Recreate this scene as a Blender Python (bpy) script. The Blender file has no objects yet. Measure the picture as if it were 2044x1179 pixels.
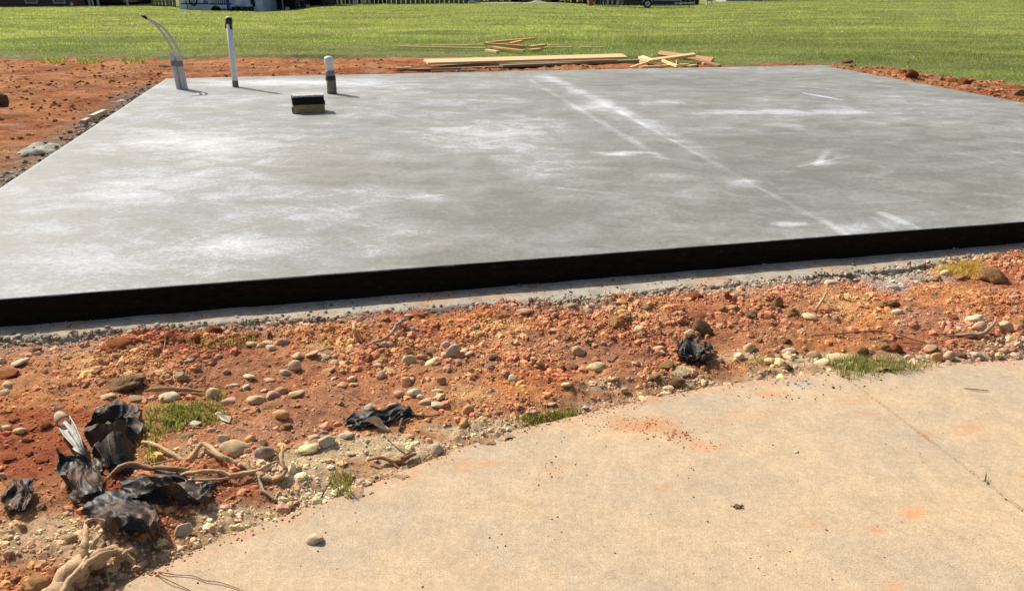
import bpy, bmesh, math, random
import numpy as np
from mathutils import Vector, Matrix, Euler

random.seed(7)
RNG = np.random.default_rng(11)
scene = bpy.context.scene
COL = scene.collection

# ------------------------------------------------------------------ camera, sky, sun, exposure
F, HY, CAMH = 1600.0, -45.0, 1.55          # focal length and horizon of the 2044 x 1179 photograph, eye height
PITCH = math.atan((589.5 - HY) / F)
CP, SP = math.cos(PITCH), math.sin(PITCH)
cam_data = bpy.data.cameras.new("camera")
cam = bpy.data.objects.new("camera", cam_data)
COL.objects.link(cam)
cam.location = (0, 0, CAMH)
cam.rotation_euler = (math.pi / 2 - PITCH, 0, 0)
cam_data.sensor_fit = 'HORIZONTAL'
cam_data.sensor_width = 36.0
cam_data.lens = 36.0 * F / 2044.0
cam_data.clip_start = 0.05
cam_data.clip_end = 2000.0
scene.camera = cam

SUN_EL = math.radians(42.0)
SUN_TRAVEL = Vector((0.745 * math.cos(SUN_EL), -0.667 * math.cos(SUN_EL), -math.sin(SUN_EL)))
world = bpy.data.worlds.new("World")
scene.world = world
world.use_nodes = True
wn = world.node_tree.nodes
sky = wn.new("ShaderNodeTexSky")
sky.sky_type = 'NISHITA'
sky.sun_disc = False
sky.sun_elevation = SUN_EL
sky.sun_rotation = math.atan2(-SUN_TRAVEL.x, -SUN_TRAVEL.y)
sky.air_density = 1.0
sky.dust_density = 4.0
sky.ozone_density = 0.4
world.node_tree.links.new(sky.outputs[0], wn["Background"].inputs[0])
wn["Background"].inputs[1].default_value = 0.10

sun_data = bpy.data.lights.new("sun", 'SUN')
sun_data.energy = 5.0
sun_data.angle = math.radians(0.53)
sun_data.color = (1.0, 0.945, 0.85)
sun = bpy.data.objects.new("sun", sun_data)
COL.objects.link(sun)
sun.rotation_euler = SUN_TRAVEL.to_track_quat('-Z', 'Y').to_euler()

scene.view_settings.view_transform = 'Standard'
scene.view_settings.look = 'None'
scene.view_settings.exposure = 0.3
scene.view_settings.gamma = 1.0
scene.view_settings.use_curve_mapping = False

# ------------------------------------------------------------------ photograph pixels <-> world
def at(px, py, z=0.0):
    u, v = (px - 1022.0) / F, (py - 589.5) / F
    d = Vector((u, CP - v * SP, -(SP + v * CP)))
    return Vector((0, 0, CAMH)) + d * ((z - CAMH) / d.z)

def at_depth(px, py, Y):
    u, v = (px - 1022.0) / F, (py - 589.5) / F
    d = Vector((u, CP - v * SP, -(SP + v * CP)))
    return Vector((0, 0, CAMH)) + d * (Y / d.y)

def proj(x, y, z):
    zz = z - CAMH
    c = y * CP - zz * SP
    c = np.where(np.abs(c) < 0.05, 0.05, c)
    dn = -(y * SP + zz * CP)
    return 1022.0 + F * x / c, 589.5 + F * dn / c

def mpp(p):                                 # metres per photograph pixel at a point
    return (p.y * CP - (p.z - CAMH) * SP) / F

# ------------------------------------------------------------------ numpy noise
def _h(ix, iy, iz, seed):
    n = (ix * 374761393 + iy * 668265263 + iz * 2147483647 + seed * 974634777) & 0xFFFFFFFF
    n = ((n ^ (n >> 13)) * 1274126177) & 0xFFFFFFFF
    n = (n ^ (n >> 16)) & 0xFFFFFFFF
    return n.astype(np.float64) / 4294967295.0

def vnoise(x, y, seed=0, z=None):
    x = np.asarray(x, float); y = np.asarray(y, float)
    ix = np.floor(x).astype(np.int64); iy = np.floor(y).astype(np.int64)
    fx, fy = x - ix, y - iy
    ux, uy = fx * fx * fx * (fx * (fx * 6 - 15) + 10), fy * fy * fy * (fy * (fy * 6 - 15) + 10)
    if z is None:
        iz = np.zeros_like(ix)
        a = _h(ix, iy, iz, seed); b = _h(ix + 1, iy, iz, seed); c = _h(ix, iy + 1, iz, seed); d = _h(ix + 1, iy + 1, iz, seed)
        return (a + (b - a) * ux) * (1 - uy) + (c + (d - c) * ux) * uy
    z = np.asarray(z, float)
    iz = np.floor(z).astype(np.int64); fz = z - iz
    uz = fz * fz * (3 - 2 * fz)
    r = []
    for k in (0, 1):
        a = _h(ix, iy, iz + k, seed); b = _h(ix + 1, iy, iz + k, seed); c = _h(ix, iy + 1, iz + k, seed); d = _h(ix + 1, iy + 1, iz + k, seed)
        r.append((a + (b - a) * ux) * (1 - uy) + (c + (d - c) * ux) * uy)
    return r[0] + (r[1] - r[0]) * uz

def fbm(x, y, seed=0, octv=4, z=None, gain=0.5):
    s = 0.0; a = 1.0; t = 0.0; f = 1.0
    for o in range(octv):
        s = s + a * vnoise(x * f + 17.3 * o, y * f - 9.1 * o, seed + o, None if z is None else z * f)
        t += a; a *= gain; f *= 2.03
    return s / t * 2 - 1                     # about -1 .. 1

def worley(x, y, seed=0):
    ix = np.floor(x).astype(np.int64); iy = np.floor(y).astype(np.int64)
    best = np.full(np.shape(x), 9.0); idr = np.zeros(np.shape(x)); zz = np.zeros_like(ix)
    for dx in (-1, 0, 1):
        for dy in (-1, 0, 1):
            cx, cy = ix + dx, iy + dy
            d = (cx + _h(cx, cy, zz, seed) - x) ** 2 + (cy + _h(cx, cy, zz, seed + 5) - y) ** 2
            m = d < best
            best = np.where(m, d, best); idr = np.where(m, _h(cx, cy, zz, seed + 9), idr)
    return np.sqrt(best), idr

def sstep(a, b, x):
    t = np.clip((x - a) / (b - a), 0, 1)
    return t * t * (3 - 2 * t)

# ------------------------------------------------------------------ object and mesh helpers
def link(o, parent=None):
    COL.objects.link(o)
    if parent is not None:
        o.parent = parent
    return o

def tag(o, label=None, cat=None, group=None, kind=None):
    if label: o['label'] = label
    if cat: o['category'] = cat
    if group: o['group'] = group
    if kind: o['kind'] = kind
    return o

def thing(name, loc, label, cat, group=None, rz=0.0):
    o = bpy.data.objects.new(name, None)
    o.empty_display_size = 0.1
    o.location = loc; o.rotation_euler = (0, 0, rz)
    link(o)
    return tag(o, label, cat, group)

def mesh_np(name, verts, faces, mat=None, col=None, smooth=False, attrs=None):
    """faces: (n,k) int array; col: per-vertex rgb"""
    me = bpy.data.meshes.new(name)
    verts = np.asarray(verts, np.float32); faces = np.asarray(faces, np.int32)
    n, k = faces.shape
    me.vertices.add(len(verts)); me.vertices.foreach_set('co', verts.ravel())
    me.loops.add(n * k); me.loops.foreach_set('vertex_index', faces.ravel())
    me.polygons.add(n)
    me.polygons.foreach_set('loop_start', np.arange(0, n * k, k, dtype=np.int32))
    me.polygons.foreach_set('use_smooth', np.full(n, smooth, dtype=bool))
    me.update(calc_edges=True)
    if col is not None:
        a = me.color_attributes.new('col', 'FLOAT_COLOR', 'POINT')
        c = np.ones((len(verts), 4), np.float32); c[:, :3] = col
        a.data.foreach_set('color', c.ravel())
    for nm, arr in (attrs or {}).items():
        a = me.attributes.new(nm, 'FLOAT', 'POINT')
        a.data.foreach_set('value', np.asarray(arr, np.float32))
    if mat: me.materials.append(mat)
    return me

class MB:
    def __init__(self): self.v = []; self.f = []
    def add(self, vs, fs):
        o = len(self.v); self.v += [tuple(p) for p in vs]; self.f += [tuple(i + o for i in q) for q in fs]
    def box(self, c, s, rot=None, taper=1.0):
        hx, hy, hz = s[0] / 2, s[1] / 2, s[2] / 2
        M = rot.to_matrix() if rot is not None else Matrix.Identity(3)
        vs = []
        for sz in (-1, 1):
            k = taper if sz > 0 else 1.0
            for sx, sy in ((-1, -1), (1, -1), (1, 1), (-1, 1)):
                vs.append(Vector(c) + M @ Vector((sx * hx * k, sy * hy * k, sz * hz)))
        self.add(vs, [(3, 2, 1, 0), (4, 5, 6, 7), (0, 1, 5, 4), (1, 2, 6, 5), (2, 3, 7, 6), (3, 0, 4, 7)])
    def beam(self, a, b, w, h, up=Vector((0, 0, 1))):        # a bar from a to b, w wide, h high
        a, b = Vector(a), Vector(b); d = (b - a).normalized()
        s = d.cross(up)
        if s.length < 1e-4: s = d.cross(Vector((0, 1, 0)))
        s.normalize(); u = s.cross(d)
        vs = []
        for p in (a, b):
            for i, j in ((-1, -1), (1, -1), (1, 1), (-1, 1)):
                vs.append(p + s * (i * w / 2) + u * (j * h / 2))
        self.add(vs, [(0, 1, 2, 3), (7, 6, 5, 4), (0, 4, 5, 1), (1, 5, 6, 2), (2, 6, 7, 3), (3, 7, 4, 0)])
    def tube(self, pts, rad, n=10, caps=True, wob=0.0, seed=0):
        pts = [Vector(p) for p in pts]; m = len(pts)
        if not hasattr(rad, '__len__'): rad = [rad] * m
        rr = random.Random(seed); rings = []; prev = None
        for i, p in enumerate(pts):
            d = (pts[min(i + 1, m - 1)] - pts[max(i - 1, 0)]).normalized()
            if prev is None:
                s = d.cross(Vector((0, 0, 1)))
                if s.length < 1e-3: s = d.cross(Vector((0, 1, 0)))
            else:
                s = prev - d * prev.dot(d)
            s.normalize(); prev = s; u = s.cross(d)
            rings.append([p + (s * math.cos(2 * math.pi * k / n) + u * math.sin(2 * math.pi * k / n)) * rad[i] * (1 + wob * 2.4 * float(fbm(np.float64(math.cos(2 * math.pi * k / n) * 1.9 + seed), np.float64(math.sin(2 * math.pi * k / n) * 1.9 + i * 0.07), 900 + seed, 3))) for k in range(n)])
        vs = [q for r in rings for q in r]; fs = []
        for i in range(m - 1):
            for k in range(n):
                a = i * n + k; b = i * n + (k + 1) % n
                fs.append((a, a + n, b + n, b))
        if caps:
            fs.append(tuple(range(n))); fs.append(tuple(reversed(range((m - 1) * n, m * n))))
        self.add(vs, fs)
    def lathe(self, c, prof, n=24):                          # prof: (r, z) from the bottom up
        vs = []; fs = []
        for r, z in prof:
            for k in range(n):
                vs.append((c[0] + r * math.cos(2 * math.pi * k / n), c[1] + r * math.sin(2 * math.pi * k / n), c[2] + z))
        m = len(prof)
        for i in range(m - 1):
            for k in range(n):
                a = i * n + k; b = i * n + (k + 1) % n
                fs.append((a, b, b + n, a + n))
        fs.append(tuple(reversed(range(n)))); fs.append(tuple(range((m - 1) * n, m * n)))
        self.add(vs, fs)
    def mesh(self, name, mat, smooth=False, bevel=0.0, seg=2):
        me = bpy.data.meshes.new(name)
        me.from_pydata(self.v, [], self.f)
        bm = bmesh.new(); bm.from_mesh(me)
        bmesh.ops.recalc_face_normals(bm, faces=bm.faces)
        if bevel:
            bmesh.ops.bevel(bm, geom=list(bm.edges), offset=bevel, segments=seg, affect='EDGES', clamp_overlap=True)
        for f in bm.faces: f.smooth = smooth
        bm.to_mesh(me); bm.free()
        if mat: me.materials.append(mat)
        return me
    def build(self, name, mat, parent=None, **k):
        return link(bpy.data.objects.new(name, self.mesh(name, mat, **k)), parent)

def catmull(pts, n):
    pts = [Vector(p) for p in pts]; out = []
    P = [pts[0] * 2 - pts[1]] + pts + [pts[-1] * 2 - pts[-2]]
    for i in range(1, len(P) - 2):
        for k in range(n):
            t = k / n; a, b, c, d = P[i - 1], P[i], P[i + 1], P[i + 2]
            out.append(0.5 * ((2 * b) + (c - a) * t + (2 * a - 5 * b + 4 * c - d) * t * t + (3 * b - a - 3 * c + d) * t ** 3))
    out.append(pts[-1])
    return out

# ------------------------------------------------------------------ materials
class NT:
    def __init__(self, name):
        self.m = bpy.data.materials.new(name); self.m.use_nodes = True
        self.t = self.m.node_tree; self.n = self.t.nodes; self.b = self.n['Principled BSDF']
    def l(self, a, b): self.t.links.new(a, b)
    def coord(self, out='Object', scale=None):
        c = self.n.new('ShaderNodeTexCoord').outputs[out]
        if scale:
            mp = self.n.new('ShaderNodeMapping'); mp.inputs['Scale'].default_value = scale
            self.l(c, mp.inputs[0]); return mp.outputs[0]
        return c
    def noise(self, scale, detail=4, rough=0.55, vec=None, dist=0.0):
        x = self.n.new('ShaderNodeTexNoise'); x.inputs['Scale'].default_value = scale
        x.inputs['Detail'].default_value = detail; x.inputs['Roughness'].default_value = rough
        x.inputs['Distortion'].default_value = dist
        self.l(vec if vec is not None else self.coord(), x.inputs['Vector'])
        return x.outputs['Fac']
    def voro(self, scale, vec=None, out='Distance', feature='F1'):
        x = self.n.new('ShaderNodeTexVoronoi'); x.inputs['Scale'].default_value = scale; x.feature = feature
        self.l(vec if vec is not None else self.coord(), x.inputs['Vector'])
        return x.outputs[out]
    def ramp(self, fac, stops):
        r = self.n.new('ShaderNodeValToRGB'); e = r.color_ramp.elements
        while len(e) < len(stops): e.new(0.5)
        for el, (p, c) in zip(e, stops):
            el.position = p; el.color = tuple(c) + (1,) if hasattr(c, '__len__') else (c, c, c, 1)
        self.l(fac, r.inputs[0]); return r.outputs[0]
    def mix(self, fac, a, b, mode='MIX'):
        x = self.n.new('ShaderNodeMix'); x.data_type = 'RGBA'; x.blend_type = mode
        for s, i in ((fac, 0), (a, 6), (b, 7)):
            if hasattr(s, 'is_linked'): self.l(s, x.inputs[i])
            elif i == 0: x.inputs[0].default_value = s
            else: x.inputs[i].default_value = tuple(s) + (1,) if hasattr(s, '__len__') else (s, s, s, 1)
        return x.outputs[2]
    def math(self, op, a, b=0.0, clamp=False):
        x = self.n.new('ShaderNodeMath'); x.operation = op; x.use_clamp = clamp
        for s, i in ((a, 0), (b, 1)):
            if hasattr(s, 'is_linked'): self.l(s, x.inputs[i])
            else: x.inputs[i].default_value = s
        return x.outputs[0]
    def attr(self, name, out='Color'):
        a = self.n.new('ShaderNodeAttribute'); a.attribute_name = name; return a.outputs[out]
    def objcol(self): return self.n.new('ShaderNodeObjectInfo').outputs['Color']
    def bump(self, h, strength=0.5, dist=0.01):
        b = self.n.new('ShaderNodeBump'); b.inputs['Strength'].default_value = strength; b.inputs['Distance'].default_value = dist
        self.l(h, b.inputs['Height']); self.l(b.outputs[0], self.b.inputs['Normal'])
    def out(self, color, rough=0.8, spec=0.3, metal=0.0):
        for k, v in (('Base Color', color), ('Roughness', rough), ('Specular IOR Level', spec), ('Metallic', metal)):
            if hasattr(v, 'is_linked'): self.l(v, self.b.inputs[k])
            elif k == 'Base Color': self.b.inputs[k].default_value = tuple(v) + (1,)
            else: self.b.inputs[k].default_value = v
        return self.m

def simple(name, c, rough=0.6, spec=0.3, var=0.25, scale=8.0, bump=0.0, bscale=60.0, metal=0.0, coord='Object'):
    t = NT(name); v = t.coord(coord)
    n = t.noise(scale, 5, 0.6, v)
    col = t.mix(t.ramp(n, [(0.3, 0.0), (0.7, 1.0)]), [k * (1 - var) for k in c], [k * (1 + var) for k in c])
    if bump: t.bump(t.noise(bscale, 4, 0.6, v), bump, 0.01)
    return t.out(col, rough, spec, metal)

def mat_soil():
    t = NT('soil'); a = t.attr('col')
    n = t.noise(90, 6, 0.7); m = t.noise(14, 5, 0.65)
    c = t.mix(1.0, a, t.ramp(n, [(0.25, 0.6), (0.5, 1.08), (0.75, 1.5)]), 'MULTIPLY')
    c = t.mix(1.0, c, t.ramp(m, [(0.3, (0.74, 0.70, 0.68)), (0.7, (1.2, 1.23, 1.24))]), 'MULTIPLY')
    t.bump(t.noise(120, 7, 0.82), 1.0, 0.02)
    return t.out(c, 1.0, 0.08)

def mat_redsoil():
    t = NT('red_soil'); a = t.attr('col'); v = t.coord('Object', (1.0, 1.8, 1.0))
    n = t.noise(7, 8, 0.75, v, 0.4); m = t.noise(32, 6, 0.75, v)
    c = t.mix(1.0, a, t.ramp(n, [(0.3, (0.62, 0.54, 0.50)), (0.5, 1.0), (0.68, (1.32, 1.5, 1.7))]), 'MULTIPLY')
    c = t.mix(1.0, c, t.ramp(m, [(0.3, 0.66), (0.7, 1.28)]), 'MULTIPLY')
    t.bump(t.math('ADD', n, t.math('MULTIPLY', m, 0.5)), 1.0, 0.07)
    return t.out(c, 1.0, 0.05)

def mat_clod():
    t = NT('clod'); a = t.attr('col')
    c = t.mix(1.0, a, t.ramp(t.noise(130, 4, 0.6), [(0.3, 0.75), (0.7, 1.2)]), 'MULTIPLY')
    t.bump(t.noise(220, 3, 0.6), 0.5, 0.004)
    return t.out(c, 1.0, 0.08)

def mat_stone():
    t = NT('river_stone'); a = t.objcol(); v = t.coord('Object')
    rnd = t.n.new('ShaderNodeObjectInfo').outputs['Random']
    add = t.n.new('ShaderNodeVectorMath'); add.operation = 'ADD'
    t.l(v, add.inputs[0]); t.l(rnd, add.inputs[1]); v = add.outputs[0]
    c = t.mix(1.0, a, t.ramp(t.noise(3.2, 5, 0.6, v), [(0.3, 0.76), (0.55, 1.0), (0.75, 1.22)]), 'MULTIPLY')
    c = t.mix(1.0, c, t.ramp(t.noise(22, 3, 0.7, v), [(0.3, 0.86), (0.7, 1.1)]), 'MULTIPLY')
    dust = t.ramp(t.noise(1.7, 4, 0.65, v), [(0.48, 0.0), (0.72, 0.55)])
    c = t.mix(dust, c, (0.46, 0.27, 0.14))
    t.bump(t.noise(18, 4, 0.6, v), 0.25, 0.03)
    return t.out(c, 0.85, 0.2)

def mat_bigclod():
    t = NT('earth_clod'); a = t.objcol(); v = t.coord('Object')
    c = t.mix(1.0, a, t.ramp(t.noise(3.5, 6, 0.7, v), [(0.3, 0.68), (0.7, 1.3)]), 'MULTIPLY')
    c = t.mix(1.0, c, t.ramp(t.noise(16, 5, 0.7, v), [(0.3, 0.78), (0.7, 1.2)]), 'MULTIPLY')
    t.bump(t.noise(9, 6, 0.75, v), 0.9, 0.12)
    return t.out(c, 1.0, 0.08)

def mat_slab():
    t = NT('slab_concrete'); p = t.attr('pale', 'Fac'); w = t.coord()
    ws = t.coord('Object', (1.0, 1.35, 1.0))
    n1 = t.noise(3.0, 8, 0.68, ws, 0.6); n2 = t.noise(26, 6, 0.7, ws); n3 = t.noise(95, 3, 0.7, w)
    f = t.math('ADD', p, t.math('MULTIPLY', t.math('SUBTRACT', n1, 0.5), 1.5))
    f = t.math('ADD', f, t.math('MULTIPLY', t.math('SUBTRACT', n2, 0.5), 1.0))
    f = t.math('ADD', f, t.math('MULTIPLY', t.math('SUBTRACT', n3, 0.5), 0.75))
    c = t.ramp(f, [(0.0, (0.160, 0.160, 0.140)), (0.30, (0.218, 0.220, 0.200)), (0.52, (0.268, 0.27, 0.268)), (0.62, (0.335, 0.343, 0.352)), (0.82, (0.40, 0.41, 0.425)), (1.0, (0.55, 0.56, 0.575))])
    sp = t.ramp(t.voro(75, w), [(0.10, 1.0), (0.20, 0.0)])
    sm = t.ramp(t.noise(1.1, 3, 0.6, w), [(0.50, 0.0), (0.62, 1.0)])
    c = t.mix(t.math('MULTIPLY', t.math('MULTIPLY', sp, sm), 0.45), c, (0.66, 0.65, 0.62))
    brush = t.noise(38, 6, 0.75, t.coord('Object', (0.5, 1.6, 1.0)))
    sf_ = t.math('ADD', t.attr('scuff', 'Fac'), t.math('MULTIPLY', t.math('SUBTRACT', brush, 0.5), 1.5))
    c = t.mix(t.ramp(sf_, [(0.42, 0.0), (0.85, 0.6)]), c, (0.56, 0.565, 0.56))
    pit = t.ramp(t.voro(140, w), [(0.06, 1.0), (0.16, 0.0)])
    c = t.mix(t.math('MULTIPLY', pit, 0.28), c, (0.10, 0.095, 0.085))
    warm = t.ramp(t.noise(0.9, 4, 0.6, w), [(0.4, 0.0), (0.7, 0.5)])
    c = t.mix(warm, c, t.mix(1.0, c, (1.04, 1.0, 0.90), 'MULTIPLY'))
    t.bump(t.math('ADD', n2, t.math('MULTIPLY', n3, 0.6)), 0.12, 0.004)
    cool = t.ramp(t.noise(0.7, 4, 0.6, w), [(0.45, 0.0), (0.7, 0.7)])
    c = t.mix(cool, c, t.mix(1.0, c, (0.95, 1.0, 1.08), 'MULTIPLY'))
    return t.out(c, t.ramp(f, [(0.2, 0.6), (0.9, 0.85)]), 0.2)

OS = (0.62, 0.235, 0.075)
SMALL = [(1822, 1027, 44, 15, .9, OS), (1747, 1056, 24, 11, .7, (0.50, 0.20, 0.09)), (1932, 1030, 22, 9, .4, OS), (1325, 975, 26, 11, .45, OS), (1290, 846, 90, 17, .75, (0.50, 0.20, 0.09)), (1355, 868, 50, 12, .6, (0.46, 0.19, 0.09)),
         (1105, 938, 40, 22, .4, (0.55, 0.27, 0.13)), (1400, 893, 60, 16, .4, OS), (1730, 827, 34, 8, .5, (0.48, 0.2, 0.1)), (1850, 867, 24, 8, .5, (0.5, 0.2, 0.1)), (1930, 857, 60, 12, .4, OS), (1540, 786, 44, 12, .55, OS), (1790, 1170, 50, 18, .5, OS),
         (2038, 948, 16, 8, .6, OS), (950, 930, 90, 12, .35, OS), (1600, 772, 34, 14, .6, (0.42, 0.42, 0.39)), (1930, 965, 14, 8, .5, (.4, .17, .09)), (1227, 1055, 10, 7, .5, (.35, .16, .08)), (1620, 1046, 30, 9, .35, OS), (1480, 830, 120, 16, .25, OS), (1700, 800, 60, 12, .3, OS)]
def mat_driveway():
    t = NT('driveway_concrete'); p = t.attr('stain', 'Fac'); w = t.coord()
    g = t.noise(190, 3, 0.75, w); m = t.noise(2.2, 6, 0.6, w); b = t.noise(48, 4, 0.7, w)
    c = t.ramp(g, [(0.28, (0.25, 0.180, 0.113)), (0.45, (0.475, 0.362, 0.240)), (0.6, (0.535, 0.415, 0.283)), (0.76, (0.73, 0.61, 0.46))])
    c = t.mix(1.0, c, t.ramp(m, [(0.3, (0.86, 0.90, 0.97)), (0.7, (1.10, 1.04, 0.94))]), 'MULTIPLY')
    c = t.mix(1.0, c, t.ramp(b, [(0.3, 0.84), (0.7, 1.12)]), 'MULTIPLY')
    c = t.mix(1.0, c, t.ramp(t.noise(11, 7, 0.75, w), [(0.32, 0.86), (0.68, 1.10)]), 'MULTIPLY')
    f = t.math('ADD', p, t.math('MULTIPLY', t.math('SUBTRACT', t.noise(16, 6, 0.75, w), 0.5), 0.9))
    c = t.mix(t.ramp(f, [(0.30, 0.0), (0.58, 0.45), (1.0, 0.85)]), c, (0.52, 0.215, 0.09))
    warp = t.noise(14, 7, 0.75, w)
    for (a, b, rx, ry, wt, colr) in SMALL:
        c0 = at(a, b, 0); ex = (at(a + rx, b, 0) - c0).length; ey = (at(a, b + ry, 0) - c0).length; ang = 0.0
        mp = t.n.new('ShaderNodeMapping'); mp.vector_type = 'TEXTURE'; t.l(w, mp.inputs[0])
        mp.inputs['Location'].default_value = c0; mp.inputs['Scale'].default_value = (ex, ey, 1.0); mp.inputs['Rotation'].default_value = (0, 0, 0.25)
        ln = t.n.new('ShaderNodeVectorMath'); ln.operation = 'LENGTH'; t.l(mp.outputs[0], ln.inputs[0])
        dd = t.math('ADD', ln.outputs['Value'], t.math('MULTIPLY', t.math('SUBTRACT', warp, 0.5), 3.2))
        c = t.mix(t.ramp(dd, [(0.0, wt * .72), (0.45, wt * .4), (0.9, 0.0)]), c, colr)
    f2 = t.ramp(t.noise(3.7, 7, 0.72, w), [(0.56, 0.0), (0.8, 0.5)])
    c = t.mix(f2, c, (0.44, 0.26, 0.14))
    sp = t.ramp(t.voro(60, w), [(0.05, 1.0), (0.10, 0.0)])
    sm = t.ramp(t.noise(5, 3, 0.6, w), [(0.52, 0.0), (0.6, 1.0)])
    c = t.mix(t.math('MULTIPLY', t.math('MULTIPLY', sp, sm), 0.8), c, (0.16, 0.085, 0.045))
    t.bump(t.math('ADD', g, t.math('MULTIPLY', b, 0.5)), 0.6, 0.004)
    return t.out(c, 0.92, 0.2)

def mat_footing():
    t = NT('footing_concrete'); w = t.coord()
    c = t.ramp(t.noise(9, 7, 0.7, w), [(0.28, (0.17, 0.14, 0.105)), (0.5, (0.345, 0.31, 0.25)), (0.78, (0.46, 0.43, 0.36))])
    c = t.mix(t.ramp(t.noise(3.2, 7, 0.72, w), [(0.50, 0.0), (0.66, 0.75)]), c, (0.46, 0.245, 0.125))
    t.bump(t.noise(70, 6, 0.75, w), 0.6, 0.008)
    return t.out(c, 0.95, 0.15)

def mat_coating():
    t = NT('black_coating')
    c = t.ramp(t.noise(18, 6, 0.7, t.coord('Object', (1, 1, 3))), [(0.35, (0.005, 0.004, 0.003)), (0.62, (0.012, 0.009, 0.006)), (0.78, (0.06, 0.044, 0.03))])
    t.bump(t.noise(60, 4, 0.6), 0.3, 0.004)
    return t.out(c, 0.85, 0.08)

def mat_lawn():
    t = NT('lawn'); w = t.coord()
    ws = t.coord('Object', (0.35, 1.0, 1.0))
    c = t.ramp(t.noise(0.35, 6, 0.65, ws), [(0.3, (0.15, 0.165, 0.055)), (0.55, (0.23, 0.25, 0.085)), (0.75, (0.31, 0.30, 0.13))])
    c = t.mix(1.0, c, t.ramp(t.noise(5.0, 6, 0.75, w), [(0.3, 0.62), (0.7, 1.25)]), 'MULTIPLY')
    t.bump(t.noise(18, 5, 0.8, w), 1.0, 0.08)
    return t.out(c, 1.0, 0.1)

def mat_grass(name, trans=0.45):
    t = NT(name); a = t.attr('col')
    d = t.n.new('ShaderNodeBsdfDiffuse'); tr = t.n.new('ShaderNodeBsdfTranslucent'); mx = t.n.new('ShaderNodeMixShader')
    t.l(a, d.inputs[0]); t.l(t.mix(1.0, a, (1.12, 1.18, 0.75), 'MULTIPLY'), tr.inputs[0]); mx.inputs[0].default_value = trans
    t.l(d.outputs[0], mx.inputs[1]); t.l(tr.outputs[0], mx.inputs[2])
    t.l(mx.outputs[0], t.n['Material Output'].inputs[0])
    return t.m

def mat_fabric():
    t = NT('black_fabric'); v = t.coord()
    d = t.ramp(t.noise(9, 7, 0.72, v), [(0.43, 0.0), (0.68, 0.7)])
    c = t.mix(d, (0.009, 0.009, 0.009), t.ramp(t.noise(5, 3, 0.6, v), [(0.4, (0.13, 0.095, 0.065)), (0.6, (0.27, 0.14, 0.07))]))
    t.bump(t.noise(120, 3, 0.6, v), 0.25, 0.004)
    return t.out(c, t.ramp(d, [(0.0, 0.5), (1.0, 0.95)]), 0.28)

def mat_wood(name, c, var=0.35, rough=0.8):
    t = NT(name); v = t.coord('Generated', (1.5, 14, 14)); a = t.objcol()
    n = t.noise(5, 6, 0.65, v, 1.2)
    k = t.ramp(n, [(0.3, [x * (1 - var) for x in c]), (0.7, [x * (1 + var * 0.6) for x in c])])
    k = t.mix(1.0, k, a, 'MULTIPLY')
    t.bump(n, 0.3, 0.004)
    return t.out(k, rough, 0.2)

def mat_root(name, c):
    t = NT(name); v = t.coord('Object', (1.0, 2.2, 2.2))
    k = t.ramp(t.noise(38, 7, 0.75, v, 1.4), [(0.30, [x * 0.30 for x in c]), (0.46, c), (0.75, [min(1, x * 1.35) for x in c])])
    t.bump(t.noise(110, 5, 0.7, v), 0.7, 0.004)
    return t.out(k, 0.85, 0.2)

M = {
    'soil': mat_soil(), 'redsoil': mat_redsoil(), 'clod': mat_clod(), 'stone': mat_stone(), 'bigclod': mat_bigclod(), 'slab': mat_slab(),
    'drive': mat_driveway(), 'footing': mat_footing(), 'coat': mat_coating(), 'lawn': mat_lawn(),
    'grass': mat_grass('grass_blade'), 'straw': mat_grass('dry_straw', 0.2), 'fabric': mat_fabric(),
    'pine': mat_wood('pine_board', (0.76, 0.57, 0.33)), 'root': mat_root('bleached_root', (0.50, 0.335, 0.19)),
    'rootred': mat_root('red_brown_root', (0.30, 0.145, 0.075)), 'rootdark': mat_root('dark_wood', (0.13, 0.09, 0.062)),
    'rootgrey': mat_root('grey_driftwood', (0.30, 0.23, 0.165)),
    'pvc': simple('white_pvc', (0.72, 0.72, 0.70), 0.4, 0.5, 0.06, 20),
    'pvcgrey': simple('dusty_pvc', (0.56, 0.54, 0.50), 0.6, 0.4, 0.18, 14),
    'tape': simple('black_tape', (0.012, 0.012, 0.013), 0.45, 0.5, 0.3, 30, 0.3, 40),
    'ducttape': simple('grey_tape', (0.20, 0.20, 0.205), 0.45, 0.5, 0.15, 30, 0.2, 60),
    'foam': simple('brown_pipe_wrap', (0.235, 0.185, 0.135), 0.9, 0.2, 0.3, 25, 0.5, 90),
    'cable': simple('pale_cable', (0.62, 0.60, 0.53), 0.5, 0.4, 0.1, 20),
    'blocktan': simple('tan_block', (0.36, 0.25, 0.13), 0.95, 0.15, 0.25, 18, 0.6, 120),
    'blockblack': simple('tarred_block', (0.010, 0.009, 0.008), 0.8, 0.2, 0.3, 20, 0.5, 80),
    'blocktop': simple('cement_smear', (0.40, 0.40, 0.38), 0.95, 0.2, 0.5, 22, 0.6, 70),
    'plastic': simple('weathered_plastic', (0.36, 0.34, 0.30), 0.6, 0.3, 0.35, 25, 0.2, 80),
    'spill': simple('cement_spill', (0.30, 0.28, 0.24), 0.95, 0.2, 0.6, 9, 0.9, 30),
}

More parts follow.
